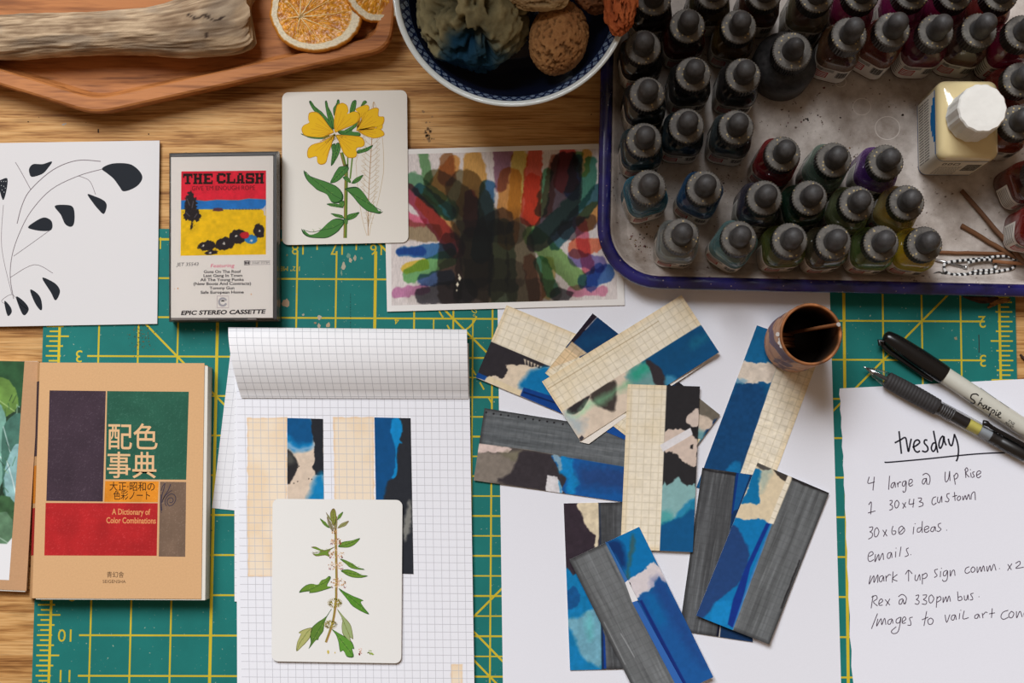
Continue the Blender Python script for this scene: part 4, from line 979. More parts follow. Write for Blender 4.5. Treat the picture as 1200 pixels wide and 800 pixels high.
# S9: right front strip
def f(P):
    z=zoomed(790,530,3.478)
    grey_half(P,[(926.6,550),(932,556),(990,570),(930,770),(859,745),(859,737.6)],(-.37,.93),8,(98,100,101))
    P.poly([(880,530),(926.6,557),(920,572),(859,737.6),(850,745),(800,730)],(222,204,172),.8); P.clip([(880,530),(926.6,557),(920,572),(859,737.6),(850,745),(800,730)])
    wash(P,z([(270,210),(300,150),(325,70),(360,75),(345,140),(350,210),(310,205)]),(20,110,172),2,1.5,1,2); wash(P,z([(352,70),(400,65),(385,110),(352,170)]),(170,184,170),3,5,.8,3); wash(P,z([(335,40),(400,65),(350,68)]),(84,80,76),1.5,2,1,4); P.poly(z([(398,62),(468,90),(462,122),(430,105)]),(66,60,56),1,1,'over',1)
    wash(P,z([(232,282),(290,275),(340,270),(385,285),(405,290),(330,500),(250,730),(80,670),(160,470)]),(22,116,186),2,1.5,1,5); wash(P,z([(222,305),(260,310),(300,380),(305,440),(260,540),(180,600),(150,650),(85,668),(160,460)]),(44,66,124),2,2.5,1,6); wash(P,z([(160,620),(230,610),(225,700),(150,690)]),(26,130,200),2,3,.9,7)
    P.poly(z([(375,288),(392,288),(310,470),(270,640),(240,715),(218,700),(240,600),(290,470)]),(26,50,140),1.2); P.line(z([(398,292),(330,470),(282,600),(243,715)]),2.6,(70,120,190),1,.9); P.line(z([(402,292),(335,470),(286,600),(247,715)]),.8,(190,214,232),1,.8)
    P.clip(None); P.poly(z([(466,88),(484,98),(405,292),(384,288)]),CREAM,1); P.grid(8.9,(150,140,110),.5,.75,np.clip(.5-poly_sd(P.X,P.Y,z([(466,88),(484,98),(405,292),(384,288)])),0,1))
    P.poly(z([(478,98),(630,160),(628,172),(480,112)]),(34,30,30),1.2,.8,'over',1); P.line(z([(510,440),(470,550),(436,635)]),1.6,(36,33,34),1,.9,'over',1)
    P.mottle(.06,.25,11)
strip('collage_strip.007','front right strip, blue and cream on its left, dark grey on its right',[(887.8,541.8),(971.7,577.4),(901.4,755),(815.8,721)],.0036,f,(.0006,.0028),'T',.0004,(244,240,240))
# S5: tall cream and black
def f(P):
    z=zoomed(720,440,3.81)
    cream_half(P,[(720,440),(781.7,440),(781.7,452),(772.5,645),(772,660),(715,660)],1)
    P.poly([(781.7,440),(830,440),(830,660),(772.5,660)],(46,44,46),.8); P.clip([(781.7,440),(830,440),(830,660),(772.5,660)])
    wash(P,z([(375,145),(340,165),(320,185),(325,210),(350,228),(375,225)]),(212,194,182),1.5,1.2,1,2); wash(P,z([(226,245),(300,240),(345,270),(370,300),(362,400),(330,395),(300,375),(270,345),(222,340)]),(212,192,178),2.5,1.2,1,3); P.poly(z([(340,310),(352,306),(350,328),(338,325)]),(40,38,40),1)
    wash(P,z([(215,485),(235,490),(260,475),(285,450),(300,470),(330,490),(360,485),(356,560),(280,640),(205,660)]),(136,178,178),2.5,1.5,1,5); wash(P,z([(205,660),(260,640),(300,590),(360,545),(355,640),(240,660),(205,690)]),(36,128,176),2,3,.9,6); wash(P,z([(206,620),(250,600),(260,650),(206,670)]),(50,156,156),3,6,.6,7); wash(P,z([(204,680),(250,650),(300,630),(360,600),(352,800),(200,800)]),(24,84,142),2,3,1,8)
    P.clip(None); P.poly([(773.3,521.4),(809,501),(812.5,508.6),(777,529.2)],(226,222,224),.8); P.poly([(809,500.5),(816,500),(817,508),(812.5,511)],(40,38,40),.8)
    P.mottle(.05,.25,12)
strip('collage_strip.008','upright cream grid and black strip with a white paper sliver, middle of the pile',[(735.7,450),(820.3,452.6),(811.9,646.8),(727,643)],.0051,f,(0,0),'T')
# S8: front diagonal with raised blue fold
def f(P):
    z=zoomed(650,580,3.636)
    grey_half(P,[(660,640),(709,630),(709,635),(796,800),(830,860),(740,850)],(.45,.89),2,(106,108,109))
    P.poly([(709,635),(709,625),(749,600),(850,780),(820,840),(796,800)],(24,90,160),.8); P.clip([(709,635),(709,625),(749,600),(850,780),(820,840),(796,800)])
    wash(P,z([(230,195),(360,130),(430,280),(370,320),(320,360),(290,310)]),(18,112,184),1.5,3,1,2); wash(P,z([(225,205),(270,190),(300,250),(300,310),(270,280)]),(26,46,104),2,6,.9,3); wash(P,z([(325,175),(345,185),(335,250),(315,310),(320,360),(300,340),(315,260)]),(66,92,98),3,4,.85,4)
    wash(P,z([(310,365),(370,330),(425,285),(475,360),(440,375),(410,405),(355,440),(345,445)]),(216,206,208),3,1.5,1,5); wash(P,z([(355,450),(415,405),(470,372),(680,780),(560,820),(470,650)]),(34,84,158),2,2,1,6); wash(P,z([(380,440),(420,420),(480,520),(440,560)]),(20,100,170),3,10,.7,8); wash(P,z([(420,400),(470,372),(640,700),(600,700)]),(40,62,130),3,12,.6,9)
    P.poly(z([(360,450),(372,446),(560,800),(540,810)]),(28,44,120),1.5)
    P.clip(None); P.line(z([(210,540),(300,720)]),.8,(170,172,174),1,.6); P.line(z([(282,590),(340,690)]),.8,(180,182,184),1,.7)
    P.mottle(.05,.25,13)
def ex(mb,P,zf):   # the folded blue flap standing along the join, with a white break
    za_=zoomed(650,580,3.636)
    for pts,c in [([(216,198),(228,205),(312,362),(300,372)],(62,118,186)),([(300,372),(312,362),(355,448),(330,456)],(236,234,236)),([(330,456),(352,450),(552,812),(518,812)],(54,104,178))]:
        p=za_(pts); t=np.clip((p[:,1]-617)/211,0,1); zz=.0056+.0006+.0008*np.clip(1-t/.5,0,1)**2+.0024*np.clip((t-.45)/.55,0,1)**2
        T=at(p[:,0],p[:,1],zz+np.array([.0003,.0016,.0016,.0003])); mb.add(T,[(3,2,1,0)],c); B=T-np.array([0,0,.0010]); mb.add(np.concatenate([T,B]),[(0,1,5,4),(1,2,6,5),(2,3,7,6),(3,0,4,7)],c)
    mb.add(*[at(*za_([(308,368),(322,372),(330,400),(318,385)]).T,.0066),[(3,2,1,0)]],(40,36,38))
strip('collage_strip.009','lowest diagonal strip, charcoal beside blue with a raised blue fold between',[(667,655.6),(749,617),(836,793),(754,831)],.0056,f,(.0006,.002),'T',.0004,(240,238,238),ex)
# strips glued onto the grid pad are added with the pad below

# ------------------------------------------------------------------ grid notepad
pad=thing('grid_notepad','white grid-ruled notepad with its top page rolled over, left of the loose strips','notepad',tuple(at(415,600,.0021)))
def grid_lines(mb, o, ax, ay, nu, nv, surf, col=(196,195,200), w=.5):
    """5 mm ruling between two photo-space axes; o origin, ax/ay full-length vectors"""
    o=np.array(o,float); ax=np.array(ax,float); ay=np.array(ay,float)
    for k in range(1,nu): ribbon(mb,[o+ax*k/nu,o+ax*k/nu+ay*.5,o+ax*k/nu+ay],w,surf,col)
    S2=lambda q: surf(q)+np.array([0,0,.00001])
    for k in range(1,nv): ribbon(mb,[o+ay*k/nv,o+ax*.5+ay*k/nv,o+ax+ay*k/nv],w,S2,col)
PADZ=.0056
# loose turned pages showing at the left
mb=MB(); q=[(271,405),(548,412),(532,626),(248.5,595)]; slab(mb,q,.0021,.0025,(228,227,230)); grid_lines(mb,q[0],(277,7),(-22.5,190),30,21,flat(.00253)); mb.build('turned_page',[PAPER],pad)
mb=MB(); q=[(274.6,440),(550,446),(551.5,720),(274.8,704.5)]; slab(mb,q,.0027,.0031,(232,231,234)); grid_lines(mb,q[0],(275.4,5),(.2,264),30,29,flat(.00313)); mb.build('turned_page',[PAPER],pad)
mb=MB(); q=[(276.4,400),(549.2,402),(557,872),(278.2,872)]; slab(mb,q,.0032,PADZ,(236,236,242),(205,204,206))
SP=flat(PADZ+.00003); SP2=lambda dz: flat(PADZ+.00003+dz*.00002)
# cream washes painted straight onto the page
for quad,sd in [([(288.5,488.5),(337.2,488),(338,677),(289.5,676.5)],2),([(389.5,488),(439,487),(440,640),(391.5,640)],5),([(527,777),(543.5,776.5),(543.5,850),(528,850)],8)]:
    P=Paint(quad,.8,(240,226,206)); P.A[:]=0
    inset=np.minimum(np.minimum(P.S*P.w,(1-P.S)*P.w),np.minimum(P.T*P.h,(1-P.T)*P.h))
    n=fbm(P.X*.12,P.Y*.12,sd,3); m=np.clip((inset-1.2*n*2)+.5,0,1)
    P.C[:]=np.array((236,236,242)); P.put(m,(240,222,198)); P.put(m*np.clip(1-(inset-1.5)/2.2,0,1),(226,184,140),.6); P.put(m*np.clip((fbm(P.X*.03,P.Y*.025,sd+4,3)-.5)*4,0,1),(234,204,166),.55)
    P.A=m.copy(); P.emit(mb,PADZ+.00002,0,decal=True)
SPg=flat(PADZ+.00006)
grid_lines(mb,(276.6,404.4),(273,2),(7.8*.98,470*.98),30,51,SPg)
mb.build('page_block',[PAPER],pad)
# the top page rolled forward over the head of the pad
mb=MB()
prof=[(70,.0038),(30,.0037),(8,.0040),(-2,.0052),(-6,.0082),(-5.5,.0115),(-1,.0148),(8,.0172),(20,.0182),(34,.0176),(48,.0152),(60,.0118),(70,.0082),(76.5,.0064)]
pr=smooth_poly(prof,5,False)
def yl_(t): return t
m_=len(pr); nu=29
L=np.zeros(m_); L[1:]=np.cumsum(np.hypot(np.diff(pr[:,0]),np.diff(pr[:,1])*1850))
rows=[]
for k in range(m_):
    dy,z=pr[k]
    e=np.clip(dy/77,0,1) if z>.0045 else 0
    xl=267.5+ (15.5*e**1.6 if z>.0045 else 8); xr=547.2+1.8*e; yo=389.6+dy
    u=np.linspace(0,1,61); rows.append(at(xl+(xr-xl)*u,yo+u*(2.6-1.6*e),z))
rows=np.array(rows); idx=np.arange(m_*61).reshape(m_,61)
mb.add(rows.reshape(-1,3),np.stack([idx[:-1,:-1],idx[:-1,1:],idx[1:,1:],idx[1:,:-1]],-1).reshape(-1,4),(238,237,239),smooth=True)
i0=int(np.argmax(pr[:,1]>.0042)); nrm=np.zeros_like(rows); 
t=np.gradient(rows,axis=0); s_=np.gradient(rows,axis=1); nn=np.cross(s_,t); nn/=np.linalg.norm(nn,axis=2)[...,None]
if nn[m_-20,30,2]<0: nn=-nn
off=rows+nn*.00006
for k in range(1,nu):
    c=k*60/nu; a=int(c); fr=c-a; ce=off[:,a]*(1-fr)+off[:,min(a+1,60)]*fr; du=(off[:,a+1]-off[:,a]); du/=np.linalg.norm(du,axis=1)[:,None]
    A=ce-du*.00014; B=ce+du*.00014; i=np.arange(m_-1); mb.add(np.concatenate([A,B]),np.stack([i,i+m_,i+m_+1,i+1],-1),(190,190,194))
for s in np.arange(9.2,L[-1],9.2):
    j=np.searchsorted(L,s)-1; fr=(s-L[j])/(L[j+1]-L[j]); ce=(off[j]*(1-fr)+off[j+1]*fr)+nn[j]*.00001; dv=(off[j+1]-off[j]); dv/=np.linalg.norm(dv,axis=1)[:,None]
    A=ce-dv*.00014; B=ce+dv*.00014; i=np.arange(60); mb.add(np.concatenate([A,B]),np.stack([i,i+61,i+62,i+1],-1),(190,190,194))
mb.build('rolled_page',[PAPER],pad)
# glued strips on the pad
def f(P):
    z=zoomed(280,480,3.81)
    P.C[:]=np.array((216,196,176)); wash(P,z([(210,30),(320,35),(330,140),(300,175),(260,180),(215,150)]),(22,80,138),2,4,1,2); wash(P,z([(215,110),(260,150),(330,150),(320,175),(270,188),(215,170)]),(20,120,190),2,5,.9,3); wash(P,z([(215,140),(270,172),(330,158),(330,172),(270,190),(215,165)]),(160,190,210),2,4,.7,4)
    P.poly(z([(322,30),(380,30),(380,290),(340,292),(330,260),(340,200)]),(40,42,48),1.2,1,'over',2); wash(P,z([(214,182),(240,195),(262,245),(250,290),(214,335)]),(46,44,46),1.5,1.5,1,6); wash(P,z([(380,285),(345,300),(325,345),(310,420),(380,420)]),(24,124,188),2,8,1,7); wash(P,z([(214,185),(235,195),(250,230),(214,240)]),(100,100,92),2,6,.6,8)
    for q in [(262,258),(268,252),(245,328),(262,320),(325,310),(312,308)]: 
        c=z(q); P.put(.5-(np.hypot(P.X-c[0],P.Y-c[1])-.7)/.8,(50,44,42))
    P.mottle(.06,.25,2)
strip('collage_strip.010','narrow blue, black and beige painted strip glued to the pad, left one',[(336.5,489.5),(378.6,490.6),(379.5,600),(336.8,600)],PADZ+.00012,f,(0,0),'T',.0002)
def f(P):
    z=zoomed(380,480,3.81)
    P.C[:]=np.array((44,46,52)); wash(P,z([(225,30),(320,35),(325,150),(320,290),(280,320),(265,400),(220,410)]),(22,76,136),1.5,2.5,1,2); wash(P,z([(305,40),(335,40),(348,90),(335,130),(350,148),(330,150),(322,200),(325,290),(300,300),(315,260),(316,170),(298,100)]),(22,130,200),1.5,1.5,1,3); wash(P,z([(385,405),(392,470),(378,545),(360,585),(352,560),(360,480)]),(150,148,140),3,4,.8,4)
    P.mottle(.06,.25,5)
strip('collage_strip.011','narrow blue and black painted strip glued to the pad, right one',[(438.7,488.8),(481.2,489.8),(484.6,672.4),(442,671)],PADZ+.00012,f,(0,0),'T',.0002)

# ------------------------------------------------------------------ kraft dictionary book
bk_=thing('colour_book','kraft paperback with coloured blocks and Japanese title, on the mat left of the notepad','book',tuple(at(140,560,.0021)))
BZ=.0165
mb=MB(); slab(mb,[(50,428),(243.6,429),(240.4,703),(42,702)],.0030,BZ-.0006,(226,222,212),(214,212,204))
# page edge lines on the visible fore edge
mb.build('page_block',[PAPER],bk_)
mb=MB(); q=[(46.8,424.6),(239.6,425.4),(235.8,701.6),(37.8,700.6)]; slab(mb,q,BZ-.0004,BZ,(214,170,124),(196,150,106))
# spine leaning outwards at the left, and the back board
T=at(np.array([46.8,37.8]),np.array([424.6,700.6]),BZ); B=at(np.array([44.5,36.0]),np.array([425.5,700.8]),.0024)+np.array([-.0006,0,0])
mb.add([T[0],T[1],B[1],B[0]],[(0,1,2,3)],(204,160,114)); slab(mb,[(45,427),(243,428),(239,702),(36.5,701)],.0021,.0030,(206,160,116))
S=lambda dz:flat(BZ+.00003+dz*.00003); zb=zoomed(0,410,2.5806)
for p,c in [([(150,122),(320,124),(311,458),(140,456)],(66,52,62)),([(324,124),(571,126),(563,392),(319,391)],(44,92,74)),([(318,396),(480,397),(477,460),(315,459)],(222,138,40)),([(484,398),(563,399),(560,625),(480,624)],(118,96,80)),([(138,462),(477,463),(474,622),(134,621)],(176,38,40))]:
    P=Paint(zb(p),.8,c); n=fbm(P.X*1.1,P.Y*1.1,int(p[0][0]),3); 
    P.put(np.clip((n-.66)*7,0,1),np.clip(np.array(c)*1.0+46,0,255),.45); P.mottle(.10,.05,4); P.A[:]=1; P.emit(mb,BZ+.00002,0)
cc=(226,184,138)
text(mb,'配色',zb((323,293)),zb((0,0))[0]*0+33,S(1),cc,.6,width=58,bold=.008)
text(mb,'事典',zb((320,379)),33,S(1),cc,.6,width=58,bold=.008)
text(mb,'大正·昭和の',zb((330,423)),11.6,S(1),(52,36,24),.4,width=53,bold=.004); text(mb,'色彩ノート',zb((342,450)),11.6,S(1),(52,36,24),.4,width=43,bold=.004)
text(mb,'A Dictionary of',zb((339,497)),9.8,S(1),(224,150,96),.5,width=45,bold=.02); text(mb,'Color Combinations',zb((321,523)),9.8,S(1),(224,150,96),.5,width=58,bold=.02)
text(mb,'青幻舎',zb((322,686)),7.6,S(1),(84,60,44),.3,width=20); text(mb,'SEIGENSHA',zb((310,704)),5.2,S(1),(92,66,48),.3,width=27)
zs=zoomed(110,480,3.636); nv=(56,52,70)
for s,w in [([(290,430),(287,400),(290,365),(300,330),(303,312)],.9),([(290,395),(300,370),(318,340),(327,316)],.9),([(292,385),(305,365),(322,350),(333,343)],.7),([(286,345),(292,328),(300,315)],.7),([(310,410),(303,395),(310,372),(328,358),(345,365),(348,385),(335,405),(320,408),(312,393),(318,378),(332,375),(338,386),(330,396),(322,392)],.8),([(286,360),(283,400),(288,440)],.6)]:
    stroke(mb,zs(s),w,S(1),nv)
for y0,y1,c in [(.08,.40,(66,52,62)),(.44,.60,(214,130,40)),(.62,.82,(170,40,40))]:
    a0=T[0]+(T[1]-T[0])*y0; a1=T[0]+(T[1]-T[0])*y1; b0=B[0]+(B[1]-B[0])*y0; b1=B[0]+(B[1]-B[0])*y1
    mb.add(np.array([a0,a1,b1,b0])+np.array([-.00004,0,.00002]),[(0,1,2,3)],c)
mb.build('cover',[KRAFT],bk_)

# ------------------------------------------------------------------ kraft booklet with cabbage picture at the left edge
kb=thing('kraft_booklet','kraft-backed booklet with a leafy cabbage picture, cut by the left edge of the photo','booklet',tuple(at(0,560,0)))
mb=MB(); slab(mb,[(-70,423),(44,423),(29.5,693.2),(-70,689)],.0004,.0046,(222,216,206)); mb.build('page_block',[PAPER],kb)
mb=MB(); slab(mb,[(-72,421.5),(45.6,423.4),(46.2,427),(30.8,691.8),(-72,687.5)],.0046,.0051,(192,150,112),(150,112,82)); mb.build('cover',[KRAFT],kb)
mb=MB(); zk=zoomed(0,410,2.767)
P=Paint([(-70,421.9),(28.7,423.3),(10.6,679.5),(-70,676)],.7,(40,62,44))
def KL(pts,c,v=(150,180,170),seed=1):
    P.poly(pts,c,1,1,'over',1,.2,seed,3); p=smooth_poly(pts,3); m=p.mean(0); P.line([p[0],m,p[len(p)//2]],1.0,v,1,.9)
KL([(-60,430),(30,424),(28,470),(5,480),(-40,470)],(46,84,52)); KL([(-30,440),(10,445),(22,475),(0,490),(-30,480)],(104,140,66),(170,196,130),2); KL([(-30,470),(2,476),(8,520),(-4,580),(-40,560)],(120,168,152),(210,226,218),3); KL([(4,500),(24,484),(27,530),(20,580),(6,585),(2,540)],(70,112,98),(190,214,208),4)
KL([(8,540),(22,520),(24,580),(12,592),(5,570)],(136,176,176),(216,230,228),5); KL([(-30,588),(12,582),(20,610),(16,630),(-10,640),(-40,620)],(58,92,58),(140,168,140),6); KL([(-30,610),(8,600),(18,632),(4,650),(-30,640)],(92,126,96),(170,196,176),7)
for k in range(26):
    x=random.uniform(-5,26); y=random.uniform(430,650); P.line([(x,y),(x+random.uniform(-6,6),y+random.uniform(4,12))],random.uniform(.5,1.4),random.choice([(24,40,30),(150,186,150),(60,100,60)]),1,.7)
P.mottle(.2,.12,3); P.poly([(-80,634),(8,637),(14,630),(30,634),(30,690),(-80,690)],(230,230,232),1.2); P.emit(mb,.00514,0); mb.build('cover_picture',[SATIN],kb)

# ------------------------------------------------------------------ cassette in its case
cs=thing('cassette','cassette in a clear case with red, blue and yellow paper insert','cassette',tuple(at(262,278,.0021)))
KZ=.0180
mb=MB(); 
slab(mb,[(199,179.6),(326,177.6),(326.6,375.6),(198.6,376.4)],.0021,.0120,(30,28,28)); mb.build('case_base',[BLACKP],cs)
mb=MB(); slab(mb,[(200.4,184),(320.2,182.4),(319.8,372),(200.4,372.4)],.0121,.0166,(230,222,214),(196,184,174)); S=lambda dz:flat(.0166+.00003+dz*.00003)
IZ=.0166
zc=zoomed(205,190,6.957)
P=Paint(zc([(52,75),(743,68),(742,752),(46,762)]),.6,(236,190,22))
P.poly(zc([(30,40),(770,40),(770,306),(680,300),(600,296),(520,310),(420,308),(340,306),(250,316),(150,306),(40,312)]),(222,34,58),1); P.poly(zc([(30,312),(150,306),(250,316),(340,306),(420,308),(520,310),(600,296),(680,300),(770,306),(770,382),(600,384),(400,384),(200,384),(30,386)]),(30,116,190),1)
blk=(34,30,36); wh=(226,218,206)
P.poly(zc([(306,396),(316,376),(350,370),(386,376),(396,394),(350,400)]),(90,50,60),1,1,'over',.6)
for x in range(440,740,26): P.poly(zc([(x,386),(x+10,378),(x+18,388)]),(80,60,70),1)
# a plain stand-in scene: a dark bush at the left, dark boulders with red and blue stones lower right
P.poly(zc([(72,470),(66,410),(84,370),(78,320),(100,270),(130,240),(158,275),(182,330),(176,375),(205,410),(206,460),(180,480),(150,478),(148,540),(128,540),(126,478)]),blk,1,1,'over',2.6,.5,3,3)
for q in [((100,300),(120,350)),((150,320),(140,370)),((90,410),(120,440)),((180,420),(160,450))]: P.line(zc(q),.8,(170,160,170),1,.5)
for q in [[(180,690),(215,650),(290,640),(330,668),(320,705),(240,722)],[(330,700),(350,640),(420,610),(480,640),(470,690),(400,715)],[(440,610),(470,560),(540,548),(585,590),(560,650),(490,660)],[(640,560),(660,510),(705,505),(730,560),(715,610),(660,612)],[(235,745),(262,720),(330,718),(350,740),(290,756)]]:
    P.poly(zc(q),blk,1,1,'over',1.6,.35,int(q[0][0]),3)
P.poly(zc([(570,640),(585,600),(630,590),(672,620),(660,655),(610,665)]),(36,120,180),1,1,'over',.8,.3,5,3); P.poly(zc([(528,590),(545,572),(590,570),(606,600),(585,622),(545,620)]),(186,30,44),1,1,'over',.6,.3,6,3)
for q,r in [((230,680),1.6),((400,660),1.6),((500,600),1.4),((690,560),1.3),((620,640),1.8),((290,738),1.4)]:
    c=zc(q); P.poly([(c[0]-r,c[1]+r*.5),(c[0]-r*.2,c[1]-r),(c[0]+r,c[1]-r*.3),(c[0]+r*.3,c[1]+r)],wh,1,.9,'over',1.2,.5,int(q[0]))
P.poly(zc([(700,385),(742,350),(742,440),(728,430),(725,400)]),(200,190,190),1,1,'over',1,.4); P.mottle(.10,.2,5); P.emit(mb,IZ+.00002,0)
S=lambda dz:flat(IZ+.00006+dz*.00002)
# slab-serif title, cut from bars
def slabword(word, x0, y0, w, h, col):
    gl={'T':[(0,0,1,.26),(.36,0,.64,1),(.2,.84,.8,1),(0,0,.14,.42),(.86,0,1,.42)],'H':[(.1,0,.38,1),(.62,0,.9,1),(.1,.38,.9,.6),(0,0,.46,.16),(.54,0,1,.16),(0,.84,.46,1),(.54,.84,1,1)],'E':[(.1,0,.4,1),(0,0,1,.2),(0,.8,1,1),(.1,.4,.72,.6),(.86,0,1,.36),(.86,.64,1,1)],
        'C':[(.0,.18,.32,.82),(.14,0,.8,.24),(.14,.76,.8,1),(.74,.06,1,.36),(.74,.64,1,.92)],'L':[(.1,0,.4,1),(0,0,.52,.16),(0,.8,1,1),(.84,.55,1,1)],'A':[(.3,0,.7,.2),(.16,.2,.42,1),(.58,.2,.86,1),(.2,.58,.8,.74),(0,.84,.46,1),(.54,.84,1,1)],'S':[(.04,.06,.34,.52),(.14,0,.86,.22),(.78,0,.98,.36),(.14,.4,.86,.6),(.66,.48,.98,.94),(.14,.78,.86,1),(.02,.64,.22,1)]}
    n=len(word); cw=w/n
    for k,ch in enumerate(word):
        for (a,b,c_,d_) in gl[ch]:
            X0=x0+cw*k+cw*.94*a; X1=x0+cw*k+cw*.94*c_; fill(mb,[(X0,y0+h*b),(X1,y0+h*b),(X1,y0+h*d_),(X0,y0+h*d_)],lambda p:S(1)(p)+np.array([0,0,random.random()*.00001]),col)
t=zc((66,92)); slabword('THE',t[0],t[1],35.5,12.4,(30,14,18)); t=zc((340,88)); slabword('CLASH',t[0],t[1],56.2,12.4,(30,14,18))
text(mb,"GIVE 'EM ENOUGH ROPE",zc((136,229)),7.4,S(1),(110,18,34),-.4,width=74)
zd=zoomed(195,295,8.889)
text(mb,'JET 35543',zd((108,148)),5.6,S(0),(60,54,58),-1,width=25.5,shear=.2); text(mb,'Featuring',zd((456,163)),6.0,S(0),(226,70,120),-.8,width=27.5,shear=.2)
for s,y,x0,w in [('Guns On The Roof',221,388,43.5),('Last Gang In Town',262,384,45.5),('All The Young Punks',305,354,51),('(New Boots And Contracts)',347,280,67.5),('Tommy Gun',391,450,29),('Safe European Home',436,356,50.5)]:
    text(mb,s,zd((x0,y)),4.7,S(0),(40,34,42),-.4,width=w,bold=.022)
def rect_line(pts,w,c): ribbon(mb,np.array(pts,float),w,S(0),c,closed=True)
rect_line(zd([(528,460),(648,460),(648,582),(528,582)]),.45,(150,110,130))
c0=zd((587,522)); ribbon(mb,[c0+np.array([4.3*math.cos(t),4.3*math.sin(t)]) for t in np.linspace(.35,5.9,30)],2.4,S(0),(168,164,168)); fill(mb,[c0+np.array([2.2*math.cos(t),-.6-1.8*math.sin(t)]) for t in np.linspace(0,math.pi,10)],S(1),(40,36,44))
text(mb,'EPIC STEREO CASSETTE',zd((148,657)),6.9,S(0),(34,28,36),-1.0,width=98.5,bold=.035,shear=.25)
rect_line(zd([(812,96),(866,94),(868,134),(812,136)]),.8,(60,54,60)); fill(mb,zd([(818,102),(836,102),(840,115),(836,128),(818,130)]),S(0),(70,64,70)); fill(mb,zd([(862,100),(846,102),(842,115),(846,128),(862,128)]),S(0),(70,64,70)); rect_line(zd([(874,96),(1080,92),(1082,130),(876,134)]),.35,(120,110,120)); text(mb,'DOLBY SYSTEM',zd((892,124)),3.4,S(0),(70,62,70),-1,width=20)
for q,r in [((120,381),.9),((883,442),.8),((85,385),.5)]: stroke(mb,[zd(q)],r*1.6,S(0),(222,160,90))
mb.build('paper_insert',[PAPER],cs)
mb=MB(); o_=[(198.2,179.2),(326.4,177.2),(327,376),(198,376.8)]; i_=[(200.2,181.2),(324.4,179.4),(324.8,374),(200.2,374.6)]
slab(mb,o_,KZ-.0010,KZ,(200,200,200)); 
for a,b in ((0,1),(1,2),(2,3),(3,0)): slab(mb,[o_[a],o_[b],i_[b],i_[a]],.0122,KZ-.0010,(200,200,200))
mb.build('case_lid',[CLEARP],cs)
# dark hinge strip along the right and the upper and lower walls seen through the lid
mb=MB(); slab(mb,[(320.8,183),(324,181),(324.4,373.6),(320.4,373.2)],.0121,.0165,(26,24,26)); slab(mb,[(201,180.6),(324,178.8),(324,181.6),(201,183.2)],.0121,.0168,(36,33,34)); slab(mb,[(200.6,373),(300,372.6),(300,374.2),(200.6,374.8)],.0121,.0166,(120,110,106)); slab(mb,[(244,373.2),(290,372.8),(290,374.2),(244,374.6)],.0121,.0167,(30,28,30)); mb.build('hinge_tray',[RUBBERY],cs)

# ------------------------------------------------------------------ enamel tray
TZ=.0044; FLO=.0054
et=thing('enamel_tray','white enamel tray with a cobalt blue rim holding the ink bottles','tray',tuple(at(1000,170,TZ)))
xl=at(702,150,.0205)[0]; yb=at(960,346.5,.0205)[1]; xr=at(1330,200,.0205)[0]; yt=yb+.285
ccx,ccy=(xl+xr)/2,(yb+yt)/2; HX,HY=(xr-xl)/2,(yt-yb)/2; ta=math.radians(-1.0)
def tray_loop(inset,r,z):
    L=rsq(HX-inset,max(r-inset,.004),z,10,HY-inset); c,s=math.cos(ta),math.sin(ta)
    return np.stack([ccx+L[:,0]*c-L[:,1]*s+.0008,ccy+L[:,0]*s+L[:,1]*c+.0016,L[:,2]],1)
R0=.040
mb=MB()
loft(mb,[tray_loop(.013,R0,TZ),tray_loop(.0085,R0,.010),tray_loop(.0065,R0,.0170),tray_loop(.0070,R0,.0203),tray_loop(.0100,R0,.0172),tray_loop(.0125,R0,.0115),tray_loop(.0160,R0,.0068),tray_loop(.0200,R0,FLO)],cap1=True)
rnd=random.Random(12)
def grit(x,y,r,col):
    p=[(x+r*rnd.uniform(.5,1.2)*math.cos(t),y+r*rnd.uniform(.5,1.2)*math.sin(t)) for t in np.linspace(0,6.28,7)[:-1]]; fill(mb,p,flat(FLO+.00005),col,1)
for k in range(420):
    kind=k%6
    if kind<3: x,y=rnd.gauss(742,14),rnd.gauss(288,16)
    elif kind==3: x,y=rnd.gauss(850,16),rnd.gauss(215,40)
    else: x,y=rnd.gauss(960,60),rnd.gauss(115,34)
    if x<736 or y>316 or y<20: continue
    grit(x,y,abs(rnd.gauss(0,.55))+.2,rnd.choice([(60,48,42),(92,68,48),(120,94,60),(48,40,38),(110,70,74)]))
for x,y,r in [(1010,125,6.5),(985,96,4),(1003,70,5),(1040,150,9)]:   # dried rings left by bottles
    ribbon(mb,[(x+r*1.6*math.cos(t),y+r*1.5*math.sin(t)) for t in np.linspace(0,6.28,40)],.8,flat(FLO+.00006),(222,214,206),1)
mb.build('basin',[ENAMEL,SPK],et)
mb=MB(); lo=[]
for t in np.linspace(0,2*math.pi,13)[:-1]: lo.append((.0042+.0042*-math.cos(t),.0198+.0028*math.sin(t)))
loops=[tray_loop(i,R0,z) for i,z in lo]; n=len(loops[0]); k=len(loops); idx=np.arange(n*k).reshape(k,n); nx=np.roll(idx,-1,1); up=np.roll(idx,-1,0); upx=np.roll(nx,-1,0)
mb.add(np.concatenate(loops),np.stack([idx,up,upx,nx],-1).reshape(-1,4)[:,::-1].copy(),smooth=True)
mb.build('rim',[BLUERIM],et)

